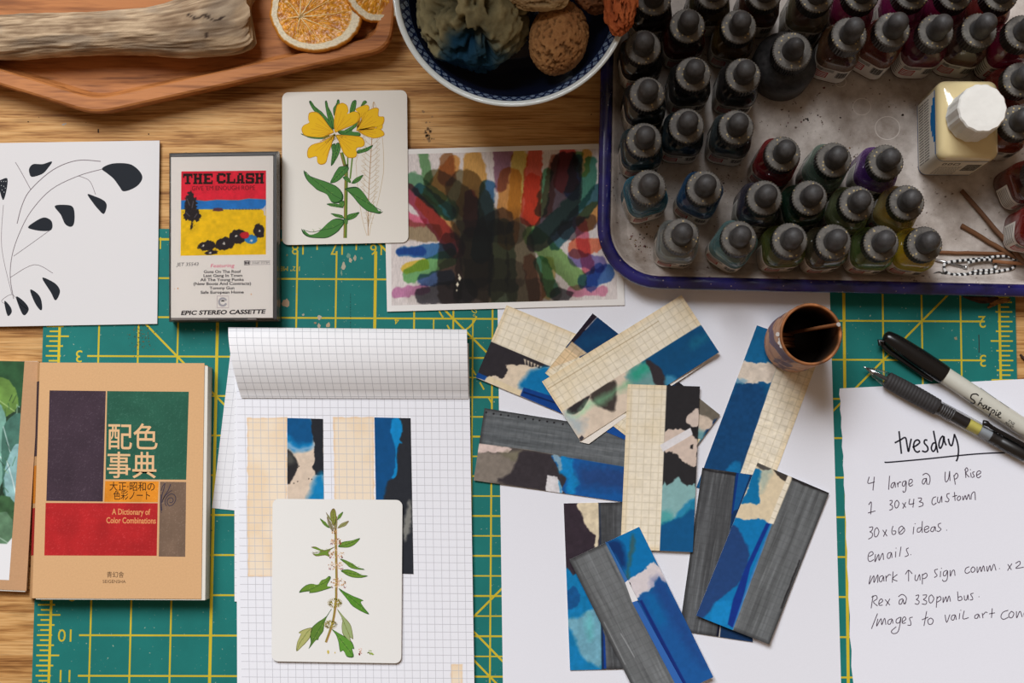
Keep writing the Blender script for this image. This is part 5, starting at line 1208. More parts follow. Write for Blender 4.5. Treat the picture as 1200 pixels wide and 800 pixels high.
# ------------------------------------------------------------------ dropper bottles
def bottle_meshes():
    """one bottle at the origin: glass body, ink, paper label, ribbed cap, rubber bulb"""
    g=MB(); h=.0129
    loft(g,[rsq(h*.88,.0070,.0004),rsq(h,.0078,.0022),rsq(h,.0078,.0345),rsq(h*.965,.0082,.0376),rsq(h*.83,.0084,.0402),rsq(h*.66,.0082,.0425),rsq(.0074,.0072,.0445),rsq(.0074,.0072,.0485)],cap1=False)
    k=MB(); hi=h-.0024
    loft(k,[rsq(hi*.86,.0055,.0020),rsq(hi,.0062,.004),rsq(hi,.0062,.0285),rsq(hi*.95,.006,.0292)],cap1=True)
    l=MB()
    # wrapped label on three sides, barcode at one end
    def face(u0,u1,z0,z1,col,off=.00012):
        us=np.linspace(u0,u1,9); pts=[]
        for u in us:   # u runs round the front: -1.5..1.5 in half widths
            hh=h+off
            if u<-1: pts.append((-hh,-hh+min((-1-u)*hh*1.0,2*hh)))
            elif u>1: pts.append((hh,-hh+(u-1)*hh))
            else: pts.append((u*hh,-hh))
        pts=np.array(pts); r=.0077
        for i,p in enumerate(pts):   # follow the rounded corner
            for sx in (-1,1):
                cx,cy=sx*(hh-r),-(hh-r)
                if p[0]*sx>hh-r and p[1]<-(hh-r):
                    v=p-np.array([cx,cy]); v=v/np.hypot(*v)*r; pts[i]=np.array([cx,cy])+v
        A=np.column_stack([pts,np.full(9,z0)]); B=np.column_stack([pts,np.full(9,z1)]); i=np.arange(8)
        l.add(np.concatenate([A,B]),np.stack([i,i+1,i+10,i+9],-1),col)
    face(-2.2,-.95,.004,.027,(222,216,208)); face(-.95,1.05,.004,.027,(226,220,212)); face(1.05,2.4,.004,.027,(224,218,210))
    for j in range(14): face(.28+j*.045,.28+j*.045+(.03 if j%3 else .018),.014,.0245,(34,30,30),.00018)
    face(-.85,-.1,.010,.020,(176,38,44),.00018)
    for j in range(5): face(-.85,.1,.0215+j*.0009,.0219+j*.0009,(60,54,54),.00018)
    for j in range(4): face(-.8,-.15,.0115+j*.0021,.0125+j*.0021,(226,220,214),.00024)
    for j in range(6): face(-2.1,-1.1,.007+j*.003,.0078+j*.003,(70,64,62),.00018); face(1.2,2.2,.007+j*.003,.0078+j*.003,(70,64,62),.00018)
    c=MB(); nn=72; a=np.linspace(0,2*math.pi,nn,endpoint=False); rib=np.where(np.arange(nn)%2,.0111,.01065)
    z0,z1=.0455,.0572
    ring=lambda r,z: np.stack([r*np.cos(a),r*np.sin(a),np.full(nn,z)],1)
    loops=[ring(np.full(nn,.0075),z0),ring(rib-.0003,z0),ring(rib,z0+.0006),ring(rib,z1-.0010)]
    loft(c,loops,mat=0,smooth=False,cap1=False)
    loft(c,[ring(rib,z1-.0010),ring(rib-.0007,z1-.0001),ring(np.full(nn,.0070),z1+.0001),ring(np.full(nn,.0062),z1-.0001)],mat=1,smooth=False,cap0=False,cap1=True)
    b=MB(); pr=[(.0063,.0568),(.0064,.0590),(.0058,.0605),(.0058,.0640),(.0061,.0680),(.0059,.0712),(.0050,.0738),(.0034,.0755),(.0015,.0762),(.00005,.0763)]
    V,F=lathe(smooth_poly(pr,2,False),28); b.add(V,F,smooth=True)
    return g,k,l,c,b
CAPZ=.0572
BG='dropper ink bottles in the enamel tray'
def make_bottle(label):
    r=thing('ink_bottle',label,'ink bottle',(0,0,0),BG)
    g,k,l,c,b=bottle_meshes()
    g.build('glass_body',[GLASS],r); k.build('ink',[INK],r); l.build('paper_label',[PAPER],r); c.build('screw_cap',[BLACKP,CAPTOP],r); b.build('dropper_bulb',[BULB],r)
    return r
def dup(root):
    r=root.copy(); COL.objects.link(r)
    for ch in list(root.children):
        q=ch.copy(); COL.objects.link(q); q.parent=r
    return r
# cap position in the survey, turn, ink colour, glass tint, label
BOT=[
 (766,-2,8,(40,22,18),(60,50,46),'dropper bottle of brown-black ink half behind the sponge bowl, back left of the tray'),
 (834,-6,4,(60,44,26),(120,110,80),'dropper bottle with olive glass in the back row, cap cut by the photo top'),
 (895,-7,-4,(70,34,26),(120,86,70),'dropper bottle of rust ink with pale label, back row behind the big black bottle'),
 (956,-3,-6,(66,34,34),(150,140,110),'clear-shouldered dropper bottle with lettered label, back row right of the big black bottle'),
 (1009,-4,-3,(110,20,60),(170,60,110),'dropper bottle of hot pink ink in the back row'),
 (1068,-6,3,(120,22,80),(170,60,120),'dropper bottle of magenta ink in the back row, right of hot pink'),
 (1119,-8,0,(112,20,60),(150,40,90),'dropper bottle of crimson-purple ink in the back row'),
 (1171,-4,5,(110,40,40),(160,80,70),'dropper bottle of dull red ink, right end of the back row'),
 (808,27,6,(60,22,18),(110,40,30),'dropper bottle of dark red ink, second row from the back at left'),
 (866.6,29,-10,(84,60,26),(140,110,60),'dropper bottle of amber-brown ink left of the big black bottle'),
 (754,55,10,(24,22,24),(70,66,64),'dark dropper bottle touching the bowl side of the tray, bulb shiny'),
 (812.6,86.6,4,(24,22,24),(80,78,76),'blackish dropper bottle in the middle of the dark block, third row'),
 (871,88,-6,(34,28,28),(90,84,82),'dark dropper bottle with a white label edge, left of the big black bottle base'),
 (758.6,110,8,(22,24,28),(66,70,74),'dark dropper bottle against the left tray wall with a white label edge'),
 (804.8,147,-4,(20,28,34),(60,80,90),'dark slate dropper bottle with barcode label, centre of the left block'),
 (863,149,-10,(30,36,42),(110,120,122),'smoky dropper bottle beside the bare patch of enamel'),
 (755,164,4,(20,42,52),(80,110,118),'dark teal dropper bottle against the left tray wall'),
 (760,219,16,(16,76,104),(90,170,196),'dropper bottle of turquoise ink by the left rim of the tray'),
 (825.5,220,-24,(14,48,92),(80,130,180),'dropper bottle of deep blue ink right of the turquoise bottle'),
 (798.5,276,-6,(140,140,136),(206,212,210),'clear dropper bottle of pale grey ink, front left corner of the tray'),
 (866,279,-34,(92,124,124),(160,200,200),'dropper bottle of pale aqua ink, turned askew in the front row'),
 (917.5,180,-26,(96,16,24),(190,60,64),'dropper bottle of red ink, the only red one amid the greens'),
 (896,231.5,-8,(38,36,60),(110,104,120),'dropper bottle of violet-black ink with a blue label edge'),
 (927,281.5,4,(70,78,24),(150,160,80),'dropper bottle of olive green ink in the front row'),
 (977.5,187,-28,(64,76,66),(180,200,184),'clear greenish dropper bottle left of the violet one'),
 (1038.5,189.5,-14,(74,44,98),(160,110,190),'dropper bottle of violet ink beside the bare patch of enamel'),
 (949,231.5,10,(22,64,44),(70,110,84),'dropper bottle of dark green ink, middle of the green group'),
 (1004.5,238,-20,(86,92,58),(190,200,150),'dropper bottle of pale khaki ink, middle of the green group'),
 (1063,237,-24,(156,132,70),(226,206,140),'dropper bottle of sandy ochre ink right of the khaki one'),
 (976,283,6,(62,50,40),(150,140,110),'dropper bottle of taupe brown ink in the front row'),
 (1033.5,284.5,-4,(72,94,40),(170,196,120),'dropper bottle of leaf green ink in the front row'),
 (1083.5,285.5,-8,(206,176,30),(240,224,90),'dropper bottle of bright yellow ink, right end of the front row'),
 (994,38,-14,(76,30,30),(170,130,96),'tall-shouldered dropper bottle of maroon ink with clear neck, beside the big black bottle'),
 (1047,32,-30,(120,52,36),(180,100,70),'dropper bottle of brick ink showing its red and white label'),
 (1098,36,-2,(96,18,50),(170,60,90),'dropper bottle of wine ink behind the white-capped bottle'),
 (1148,32,-10,(58,26,24),(150,110,90),'dropper bottle of dark maroon ink with a barcode label'),
 (1194,40,6,(130,20,66),(180,50,100),'dropper bottle of raspberry ink at the right edge, back'),
 (1195.5,93,4,(130,40,34),(180,80,70),'dropper bottle of rusty red ink, right edge beside the white cap'),
 (1194,140,-4,(140,50,24),(190,96,60),'dropper bottle of orange-red ink, right edge below the white cap'),
 (1222,202,20,(52,30,24),(160,60,44),'dark red dropper bottle with tilted barcode label, right edge, upper of two'),
 (1232,258,-8,(150,20,30),(190,60,60),'bright red dropper bottle with barcode label, right edge, lower of two'),
]
proto=None; ba=[]
for (x,y,rz,ic,gc,lab) in BOT:
    sz=1.2 if y<42 and x>930 else 1.0
    p=at(x,y,FLO+CAPZ*sz); ba.append([p[0],p[1]])
ba=np.array(ba); ba0=ba.copy()
big=at(928.5,60,FLO+.050)[:2]; wb=at(1136,139,FLO+.0545)[:2]
for it in range(200):      # bottles stand clear of one another
    for i in range(len(ba)):
        for j in range(i):
            d=ba[i]-ba[j]; L=np.hypot(*d); need=.0268
            if L<need: s=(need-L)/2*d/L*.5; ba[i]+=s; ba[j]-=s
        d=ba[i]-big; L=np.hypot(*d)
        if L<.0325: ba[i]+=(.0325-L)*d/L
print('bottle shift mm',np.round(np.abs(ba-ba0).max()*1000,2))
for k,(x,y,rz,ic,gc,lab) in enumerate(BOT):
    if proto is None: proto=make_bottle(lab); o=proto
    else: o=dup(proto); o['label']=lab
    o.scale=(1,1,1.2 if y<42 and x>930 else 1.0)
    o.location=(ba[k][0],ba[k][1],FLO+.0001); o.rotation_euler=(0,0,math.radians(rz))
    for ch in o.children:
        nm=ch.name.split('.')[0]
        if nm=='ink': ch.color=lin(ic)
        elif nm=='glass_body': ch.color=lin(gc)

# big round black bottle
bb=thing('ink_bottle','big round matt black bottle with ridged cap and pointed bulb, widest in the tray','ink bottle',(big[0],big[1],FLO+.0001),BG)
mb=MB(); V,F=lathe([(.0,.0),(.0180,.0),(.0202,.002),(.0204,.022),(.0190,.028),(.0150,.033),(.0112,.036),(.0104,.038)],56); V=V+np.array([big[0],big[1],FLO+.0001]); mb.add(V,F,(34,33,33),smooth=True); mb.build('glass_body',[mat_plain('dusty_black_glass',(46,44,44),.5,.4,noise=.35,nscale=260)],bb)
c=MB(); nn=96; a=np.linspace(0,2*math.pi,nn,endpoint=False); rib=np.where(np.arange(nn)%2,.0126,.0120)
ring=lambda r,z: np.stack([big[0]+r*np.cos(a),big[1]+r*np.sin(a),np.full(nn,z+FLO)],1)
loft(c,[ring(np.full(nn,.0108),.037),ring(rib,.0375),ring(rib,.0495)],mat=0,smooth=False,cap1=False); loft(c,[ring(rib,.0495),ring(rib-.0008,.0504),ring(np.full(nn,.0085),.0507),ring(np.full(nn,.0055),.0505)],mat=1,smooth=False,cap0=False); c.build('screw_cap',[BLACKP,CAPTOP],bb)
mb=MB(); V,F=lathe(smooth_poly([(.0068,.0503),(.0066,.0525),(.0062,.056),(.0058,.061),(.0044,.066),(.0026,.069),(.0010,.0702),(.00005,.0704)],2,False),28); mb.add(V+np.array([big[0],big[1],FLO]),F,smooth=True); mb.build('dropper_bulb',[BULB],bb)

# white-capped square bottle
wt=thing('fluid_bottle','square bottle of cream fluid with white screw cap and blue edged label','bottle',(wb[0],wb[1],FLO+.0001))
o3=np.array([wb[0],wb[1],FLO+.0001]); hx,hy=.0188,.0250
mb=MB()
loft(mb,[L+o3 for L in [rsq(hx*.93,.004,0,6,hy*.94),rsq(hx,.005,.0022,6,hy),rsq(hx,.005,.0475,6,hy),rsq(hx*.97,.005,.0515,6,hy*.97),rsq(hx*.86,.007,.0538,6,hy*.88),rsq(.0140,.0125,.0550,6,.0140),rsq(.0128,.0120,.0560,6,.0128),rsq(.0128,.0120,.060,6,.0128)]],(226,208,160),cap1=True)
mb.build('glass_body',[mat_plain('cream_fluid_glass',(228,208,158),.12,.5,coat=.6)],wt)
mb=MB()
def wface(side,u0,u1,z0,z1,col,off):
    # label panels on the left (-x) and front (-y) sides
    if side=='L': Q=[(-hx-off,u1,z0),(-hx-off,u0,z0),(-hx-off,u0,z1),(-hx-off,u1,z1)]
    elif side=='F': Q=[(u0,-hy-off,z0),(u1,-hy-off,z0),(u1,-hy-off,z1),(u0,-hy-off,z1)]
    mb.add(np.array(Q)+o3,[(0,1,2,3)],col)
yi=hy-.0048; xi=hx-.0048
wface('L',-yi,yi,.0015,.046,(226,218,204),.00015); wface('F',-xi,xi,.0015,.046,(228,218,198),.00015)
# blue edge bands and the curved blue flash
for z0,z1 in ((.0015,.0026),(.0452,.046)): wface('L',-yi,yi,z0,z1,(40,100,160),.0002); wface('F',-xi,xi,z0,z1,(40,100,160),.0002)
for j in range(10):
    t=j/9; zt_=.044-.010*math.sin(math.pi*min(1,t*1.15)); wface('L',yi-2*yi*(j+1)/10,yi-2*yi*j/10,zt_,.0452,(20,112,176),.00022)
rnd=random.Random(4)
for r_ in range(22):
    y=yi*.9-r_*.0018
    for c0 in (.006,.019):
        z=c0; 
        while z<c0+.011:
            w_=rnd.uniform(.0006,.0018); wface('L',y-.0009,y,z,min(z+w_,c0+.0115),(104,98,92),.0002); z+=w_+.0004
for j in range(24): wface('F',.0035+j*.0004,.0035+j*.0004+(.00028 if j%3 else .00016),.016,.036,(60,54,48),.0002)
for zz,h_,x0,x1 in ((.034,.006,-.0125,-.010),(.034,.006,-.009,-.0065),(.034,.006,-.0055,-.0015)): wface('F',x0,x1,zz,zz+h_,(70,60,50),.0002); wface('F',x0+.0007,x1-.0007,zz+.0012,zz+h_-.0012,(228,218,198),.00024)
for r_ in range(9):
    x=-.0128
    while x<.0015:
        w_=rnd.uniform(.0006,.0018); wface('F',x,min(x+w_,.002),.006+r_*.0028,.0068+r_*.0028,(96,88,78),.0002); x+=w_+.0004
# corner of the label joining the two sides
a=np.linspace(math.pi,1.5*math.pi,7); pts=np.stack([-(hx-.005)+.00515*np.cos(a),-(hy-.005)+.00515*np.sin(a)],1)
for z0,z1,cl in ((.0015,.046,(227,218,200)),(.0015,.0026,(40,100,160)),(.0452,.046,(40,100,160))):
    e=.00005 if cl[0]<100 else 0
    A=np.column_stack([pts-e,np.full(7,z0)])+o3; B=np.column_stack([pts-e,np.full(7,z1)])+o3; i=np.arange(6); mb.add(np.concatenate([A,B]),np.stack([i,i+1,i+8,i+7],-1),cl)
mb.build('paper_label',[PAPER],wt)
mb=MB(); nn=48; a=np.linspace(0,2*math.pi,nn,endpoint=False); rib=.0150+.0003*np.cos(a*14)
ring=lambda r,z: np.stack([o3[0]+r*np.cos(a),o3[1]+r*np.sin(a),np.full(nn,z+o3[2])],1)
loft(mb,[ring(rib+.0004,.0575),ring(rib,.060),ring(rib-.0002,.0815),ring(rib-.0010,.0828),ring(rib-.004,.0830)],(238,236,230),smooth=False); mb.build('screw_cap',[mat_vcol('chalky_white_plastic',.6,.3,.06,200,.6)],wt)

# ------------------------------------------------------------------ loose things in the tray
def stick(name,label,cat,a,b,r,col,group=None,za=None,zb=None,mat=None):
    z=FLO+r+.0001
    A=at(a[0],a[1],z if za is None else za); B=at(b[0],b[1],z if zb is None else zb); mb=MB(); rnd=random.Random(int(a[0]*7))
    P=np.array([A+(B-A)*t+np.array([rnd.gauss(0,.00012),rnd.gauss(0,.00012),0]) for t in np.linspace(0,1,9)])
    tube(mb,P,r,col,0,10); o=mb.build(name,[ROUGHC],loc=tuple(A)); return tag(o,label,cat,group)
SG='brown sticks lying in the tray'
stick('incense_stick','longest brown stick in the tray, slanting down right towards the red bottles','stick',(1126.5,223),(1204,312),.0016,(112,80,60),SG,zb=FLO+.0052)
stick('incense_stick.001','shorter brown stick in the tray, tip beside the yellow bottle and below the longest','stick',(1126.5,264),(1190,302),.0016,(120,84,58),SG)
stick('incense_stick.002','level brown stick in the tray just right of the yellow bottle','stick',(1100,295.5),(1188,297.5),.0012,(128,88,62),SG)
stick('incense_stick.003','brown stick end passing through the striped cord loop','stick',(1163,306),(1215,310),.0012,(146,100,68),SG,za=FLO+.0034,zb=FLO+.0034)
mb=MB(); A=at(1094,303.6,FLO+.0011); B=at(1133,313.5,FLO+.0011); tube(mb,[A,A+(B-A)*.9,A+(B-A)*.901,B],[.0008,.0008,.0012,.0012],(190,205,210),0,10); o=mb.build('metal_pin',[STEEL],loc=tuple(A)); tag(o,'thin pale metal pin lying across the striped cord','pin')
# striped cord loop
zl=zoomed(1060,180,4.443)
cp=smooth_poly(zl([(150,625),(180,615),(215,628),(290,628),(380,626),(470,615),(550,600),(575,580),(570,550),(540,535),(480,535),(420,545),(330,553),(250,562),(212,572),(206,595),(225,622),(300,634),(380,610),(450,606),(474,590),(470,565),(440,552),(380,556),(330,568)]),8,False)
L=np.concatenate([[0],np.cumsum(np.hypot(*np.diff(cp,axis=0).T))]); zc_=FLO+.0011+.0007*(1+np.sin(np.linspace(0,14,len(cp))))*.6+np.where(np.arange(len(cp))>len(cp)*.62,.0014,0)
ncp=int(L[-1]/.7); s=np.linspace(0,L[-1],ncp); X=np.interp(s,L,cp[:,0]); Y=np.interp(s,L,cp[:,1]); Zc=np.interp(s,L,zc_)
P=at(X,Y,Zc); colr=np.where(((s/3.2).astype(int)%2==0)[:,None],np.array([[24,24,28]]),np.array([[226,226,224]])); colr[s<14]=(70,66,62)
mb=MB(); tube(mb,P,np.where(s<10,.0004,.0010),colr,0,8); o=mb.build('striped_cord',[RUBBERY],loc=tuple(P[0])); tag(o,'black and white striped cord coiled in a flat loop in the tray front corner','cord')

# ------------------------------------------------------------------ bowl with sponges
bc=at(602,29.5,0); BX,BY=bc[0],bc[1]
bw=thing('china_bowl','blue and white china bowl holding sponges, between wooden tray and enamel tray','bowl',(BX,BY,0))
mb=MB()
outer=[(.001,.0035),(.026,.0035),(.0275,.0002),(.0305,.0002),(.0312,.004),(.0385,.011),(.0490,.026),(.0575,.042),(.0650,.058),(.0705,.070),(.0727,.0755)]
V,F=lathe(smooth_poly(outer,3,False),128,(BX,BY,0)); mb.add(V,F,(206,212,214),smooth=True)
V,F=lathe(smooth_poly([(.0727,.0755),(.0730,.0766),(.0722,.0772),(.0706,.0770),(.0695,.0762)],3,False),128,(BX,BY,0)); mb.add(V,F,(214,220,218),smooth=True)
# inside: dark blue glaze with a woven lattice band under the rim
prof=[(.0695,.0762),(.0672,.0715),(.0640,.0650),(.0600,.0560),(.0520,.0400),(.0410,.0230),(.0280,.0120),(.0120,.0080),(.0005,.0075)]
pr=smooth_poly(prof,26,False); na=900; a=np.linspace(0,2*math.pi,na,endpoint=False)
dep=np.concatenate([[0],np.cumsum(np.hypot(*np.diff(pr,axis=0).T))])
keep=[0]
for i in range(1,len(pr)):
    if dep[i]-dep[keep[-1]]>(.0004 if dep[i]<.016 else .004) or i==len(pr)-1: keep.append(i)
pr=pr[keep]; dep=dep[keep]
Vv=np.stack([BX+pr[:,0][:,None]*np.cos(a),BY+pr[:,0][:,None]*np.sin(a),np.repeat(pr[:,1][:,None],na,1)],-1)
u=a[None]*.068; d_=dep[:,None]; per=.068*2*math.pi/36
ph=(u/per)%1; band=(d_>.0012)&(d_<.0118); v=(d_-.0012)/.0106
# crossing bands, each filled with finer hatching, white lozenges between
zz1=np.abs(((ph+v*.5)%.5)-.25)*4; zz2=np.abs(((ph-v*.5+.25)%.5)-.25)*4
lat=np.minimum(zz1,zz2); hatch=np.abs(((ph*6+v*3)%1)-.5)*2
wht=band&(((lat>.36)&(lat<.6))|((lat>.74)&(hatch>.4)))
edge=((d_>.0012)&(d_<.0017))|((d_>.0113)&(d_<.0119))
col=np.zeros(Vv.shape)+np.array([22,30,54]); col[np.broadcast_to(band,wht.shape)]=(26,42,84); col[wht]=(164,186,212); col[np.broadcast_to(edge,wht.shape)]=(90,112,150); col[np.broadcast_to(d_<.0009,wht.shape)]=(200,208,210)
nr=len(pr); idx=np.arange(nr*na).reshape(nr,na); nx=np.roll(idx,-1,1)
mb.add(Vv.reshape(-1,3),np.stack([idx[:-1],nx[:-1],nx[1:],idx[1:]],-1).reshape(-1,4),col.reshape(-1,3),smooth=True)
mb.build('bowl_body',[mat_vcol('glazed_china',.12,.5,.03,300,coat=.4)],bw)
def icosphere(sub):
    import bmesh
    bm=bmesh.new(); bmesh.ops.create_icosphere(bm,subdivisions=sub,radius=1.0); V=np.array([v.co[:] for v in bm.verts]); F=np.array([[v.index for v in f.verts] for f in bm.faces]); bm.free(); return V,F
SPH=icosphere(6)
SPONGE=mat_vcol('sponge_fibre',.95,.05,.16,700,.6)
def sponge(name,label,c,rad,seed,c1,c2,hole=.16,lump=.16,freq=2.0,hf=7.,dye=None,stretch=(1,1,1),rz=0.):
    V,F=SPH; q=V*np.array(stretch)
    n=fbm3(V*freq+seed*7.3,seed,4)-.5
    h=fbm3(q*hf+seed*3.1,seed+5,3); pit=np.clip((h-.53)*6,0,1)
    fine=fbm3(q*hf*2.6+seed,seed+11,2)-.5
    r=1+lump*2*n-hole*pit+.07*fine
    P=V*r[:,None]*np.array(rad); ca,sa=math.cos(rz),math.sin(rz); P=np.stack([P[:,0]*ca-P[:,1]*sa,P[:,0]*sa+P[:,1]*ca,P[:,2]],1)
    P=P+np.array(c); t=np.clip(.5+n*2.2+fine,0,1)[:,None]
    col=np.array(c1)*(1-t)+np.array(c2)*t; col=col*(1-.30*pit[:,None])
    if dye is not None:
        m=np.clip((dye[0]-V[:,1]-n*.8)*3.0,0,1)[:,None]*dye[2]; col=col*(1-m)+np.array(dye[1])*m
    mb=MB(); mb.add(P,F,col,smooth=True); o=mb.build(name,[SPONGE],loc=tuple(c)); tag(o,label,'sponge','sponges in the china bowl'); return o
def sp(x,y,z): return tuple(at(x,y,z))
sponge('sea_sponge','largest grey-olive sea sponge with a blue-dyed lower edge, left in the china bowl',sp(556,12,.066),(.0345,.038,.024),2,(92,86,64),(142,132,98),.34,.13,2.4,6.0,(-.52,(14,52,82),.85),(1.0,.5,1.))
sponge('sea_sponge.001','tan oval sponge with small pores, centre of the china bowl',sp(655,44,.066),(.0180,.0235,.015),5,(150,104,66),(176,130,84),.10,.05,1.4,9.5,None,(1,1,1),-.25)
sponge('sea_sponge.002','pale tan sponge scrap at the top centre, lying over the other sponges',sp(632,-10,.085),(.020,.0125,.009),8,(160,132,96),(184,158,118),.2,.14,2.,5.)
sponge('sea_sponge.003','orange-red shaggy sponge hanging over the right rim of the bowl',sp(727,2,.084),(.0105,.0210,.0085),11,(164,84,50),(196,110,66),.3,.14,2.6,5.0,None,(1.6,.8,1))
sponge('sea_sponge.004','dark reddish sponge at the back right of the bowl',sp(700,-22,.072),(.017,.020,.014),14,(110,74,52),(140,96,66),.25,.12,2.4,6.)

# ------------------------------------------------------------------ wooden tray, driftwood, orange slices
mb=MB(); WZ=.0185
out=[(111,134),(458,57),(470,-60),(430,-170),(60,-170),(-190,-60),(-190,84),(-24,92.5)]
def round_poly(P,r,n=5):
    P=np.asarray(P,float); k=len(P); o=[]
    for i in range(k):
        p=P[i]; a=P[i-1]-p; b=P[(i+1)%k]-p; la,lb=np.hypot(*a),np.hypot(*b); rr=min(r if np.ndim(r)==0 else r[i],la*.45,lb*.45); p1=p+a/la*rr; p2=p+b/lb*rr
        for t in np.linspace(0,1,n+1): o.append((1-t)**2*p1+2*t*(1-t)*p+t*t*p2)
    return np.array(o)
def inset_poly(P,d):
    P=np.asarray(P,float); k=len(P); o=[]
    for i in range(k):
        e1=P[i]-P[i-1]; e2=P[(i+1)%k]-P[i]; n1=np.array([-e1[1],e1[0]])/np.hypot(*e1); n2=np.array([-e2[1],e2[0]])/np.hypot(*e2)
        b=n1+n2; b/=np.hypot(*b); o.append(P[i]+b*d/max(.3,b@n1))
    return np.array(o)
ow=at(np.array(out)[:,0],np.array(out)[:,1],WZ)[:,:2]
if np.sum(ow[:,0]*np.roll(ow[:,1],-1)-np.roll(ow[:,0],-1)*ow[:,1])<0: ow=ow[::-1]
def wl(d,z,rad): 
    p=round_poly(inset_poly(ow,d),rad); return np.column_stack([p,np.full(len(p),z)])
rr=[.012]*8
loft(mb,[wl(.007,.0002,rr),wl(.0015,.006,rr),wl(.0000,.0150,rr),wl(.0006,.0178,rr),wl(.0018,WZ,rr)],smooth=False,cap1=False)
loft(mb,[wl(.0018,WZ,rr),wl(.0092,WZ-.0006,[.011]*8),wl(.0104,WZ-.0018,[.010]*8),wl(.0118,WZ-.0070,[.010]*8),wl(.0150,WZ-.0110,[.009]*8),wl(.0200,WZ-.0122,[.008]*8)],smooth=False,cap0=False,cap1=True)
o=mb.build('wooden_tray',[CEDAR],loc=tuple(at(200,60,0))); tag(o,'angular reddish cedar tray holding driftwood and dried orange slices','tray')
WB=WZ-.0122

secs=[(-95,24,66),(0,18.5,68),(78,15.5,65),(145,12.5,63),(172,10.5,63),(195,5,64.5),(215,-1,65.6),(240,-10,65.4),(262,-19,64),(278,-26,61),(288,-31,56.5),(292.5,-33,50)]
sx=np.array([s[0] for s in secs]); xs=np.concatenate([np.linspace(-95,270,110),np.linspace(272,292.5,22)])
def sm(v): 
    q=smooth_poly(np.column_stack([sx,v]),8,False); return np.interp(xs,q[:,0],q[:,1])
yt_=sm(np.array([s[1] for s in secs],float)); yb_=sm(np.array([s[2] for s in secs],float))
hz=np.interp(xs,[-95,150,240,292.5],[.0118,.0122,.0150,.0100]); nv=150; th=np.linspace(0,2*math.pi,nv,endpoint=False); rows=[]
for i,x in enumerate(xs):
    zc=WB+.0030+hz[i]; p0=at(x,yt_[i],zc); p1=at(x,yb_[i],zc); c=(p0+p1)/2; h=(p0-p1)/2
    e=np.sign(np.cos(th))*np.abs(np.cos(th))**.9; f=np.sign(np.sin(th))*np.abs(np.sin(th))**.9
    rows.append(c+e[:,None]*h+np.stack([0*th,0*th,f*hz[i]],1))
rows=np.array(rows); axis=rows.mean(1,keepdims=True); rad=rows-axis; rl=np.linalg.norm(rad,axis=2,keepdims=True)
U=np.repeat(xs[:,None],nv,1); A_=np.repeat(th[None],len(xs),0)
n1=fbm(U*.018,np.cos(A_)*5+20,3,4)-.5+(fbm(U*.018,np.sin(A_)*5+40,8,4)-.5); n2=fbm(U*.05,np.cos(A_)*26+50,5,3)-.5+fbm(U*.05,np.sin(A_)*26+90,6,3)-.5
endf=np.clip((U-270)/24,0,1); n3=fbm(np.cos(A_)*3.2+7,np.sin(A_)*3.2+U*.02,9,3)-.5
rows=rows+rad/rl*(.0022*n1+.0007*n2)[...,None]*(1+0*rl)+np.stack([.012*endf*n3,0*n3,0*n3],-1)
t=np.clip(.52+n1*1.1+n2*1.0,0,1)[...,None]; col=np.array((118,94,72))*(1-t)+np.array((204,178,146))*t
g=np.clip((fbm(U*.03,A_*2+5,12,3)-.52)*5,0,1)[...,None]; col=col*(1-.35*g)+np.array((120,112,104))*.35*g
cr=((np.abs(A_-5.35+.05*np.sin(U*.05)+.02*(U-130)/100)<.035)&(U>132)&(U<290))[...,None]; col=np.where(cr,np.array((58,46,40)),col)
cr2=(((np.abs((A_-1.5)-(.006*(U-228)+.05*np.sin(U*.3)))<.032)&(U>226)&(U<268))|((np.abs(A_-4.95-.02*np.sin(U*.4))<.05)&(U>126)&(U<139))|(np.hypot((U-205)/1.3,(A_-4.35)*16)<1)|(np.hypot((U-247)/2.2,(A_-2.1)*12)<1))[...,None]; col=np.where(cr2,np.array((64,50,42)),col)
mb=MB(); k=len(xs); idx=np.arange(k*nv).reshape(k,nv); nx=np.roll(idx,-1,1)
mb.add(rows.reshape(-1,3),np.stack([idx[:-1],idx[1:],nx[1:],nx[:-1]],-1).reshape(-1,4)[:,::-1].copy(),col.reshape(-1,3),smooth=True)
for r_,rev in ((0,False),(k-1,True)):
    ring=rows[r_]; ce=ring.mean(0); 
    V=np.concatenate([ring,ce[None]]); fs=[(j,(j+1)%nv,nv) if rev else ((j+1)%nv,j,nv) for j in range(nv)]
    mb.add(V,fs,(176,146,112),smooth=False)
o=mb.build('driftwood',[mat_vcol('weathered_wood',.8,.15,.10,1200,.5)],loc=tuple(axis[40,0])); tag(o,'pale weathered driftwood branch lying along the cedar tray','driftwood')

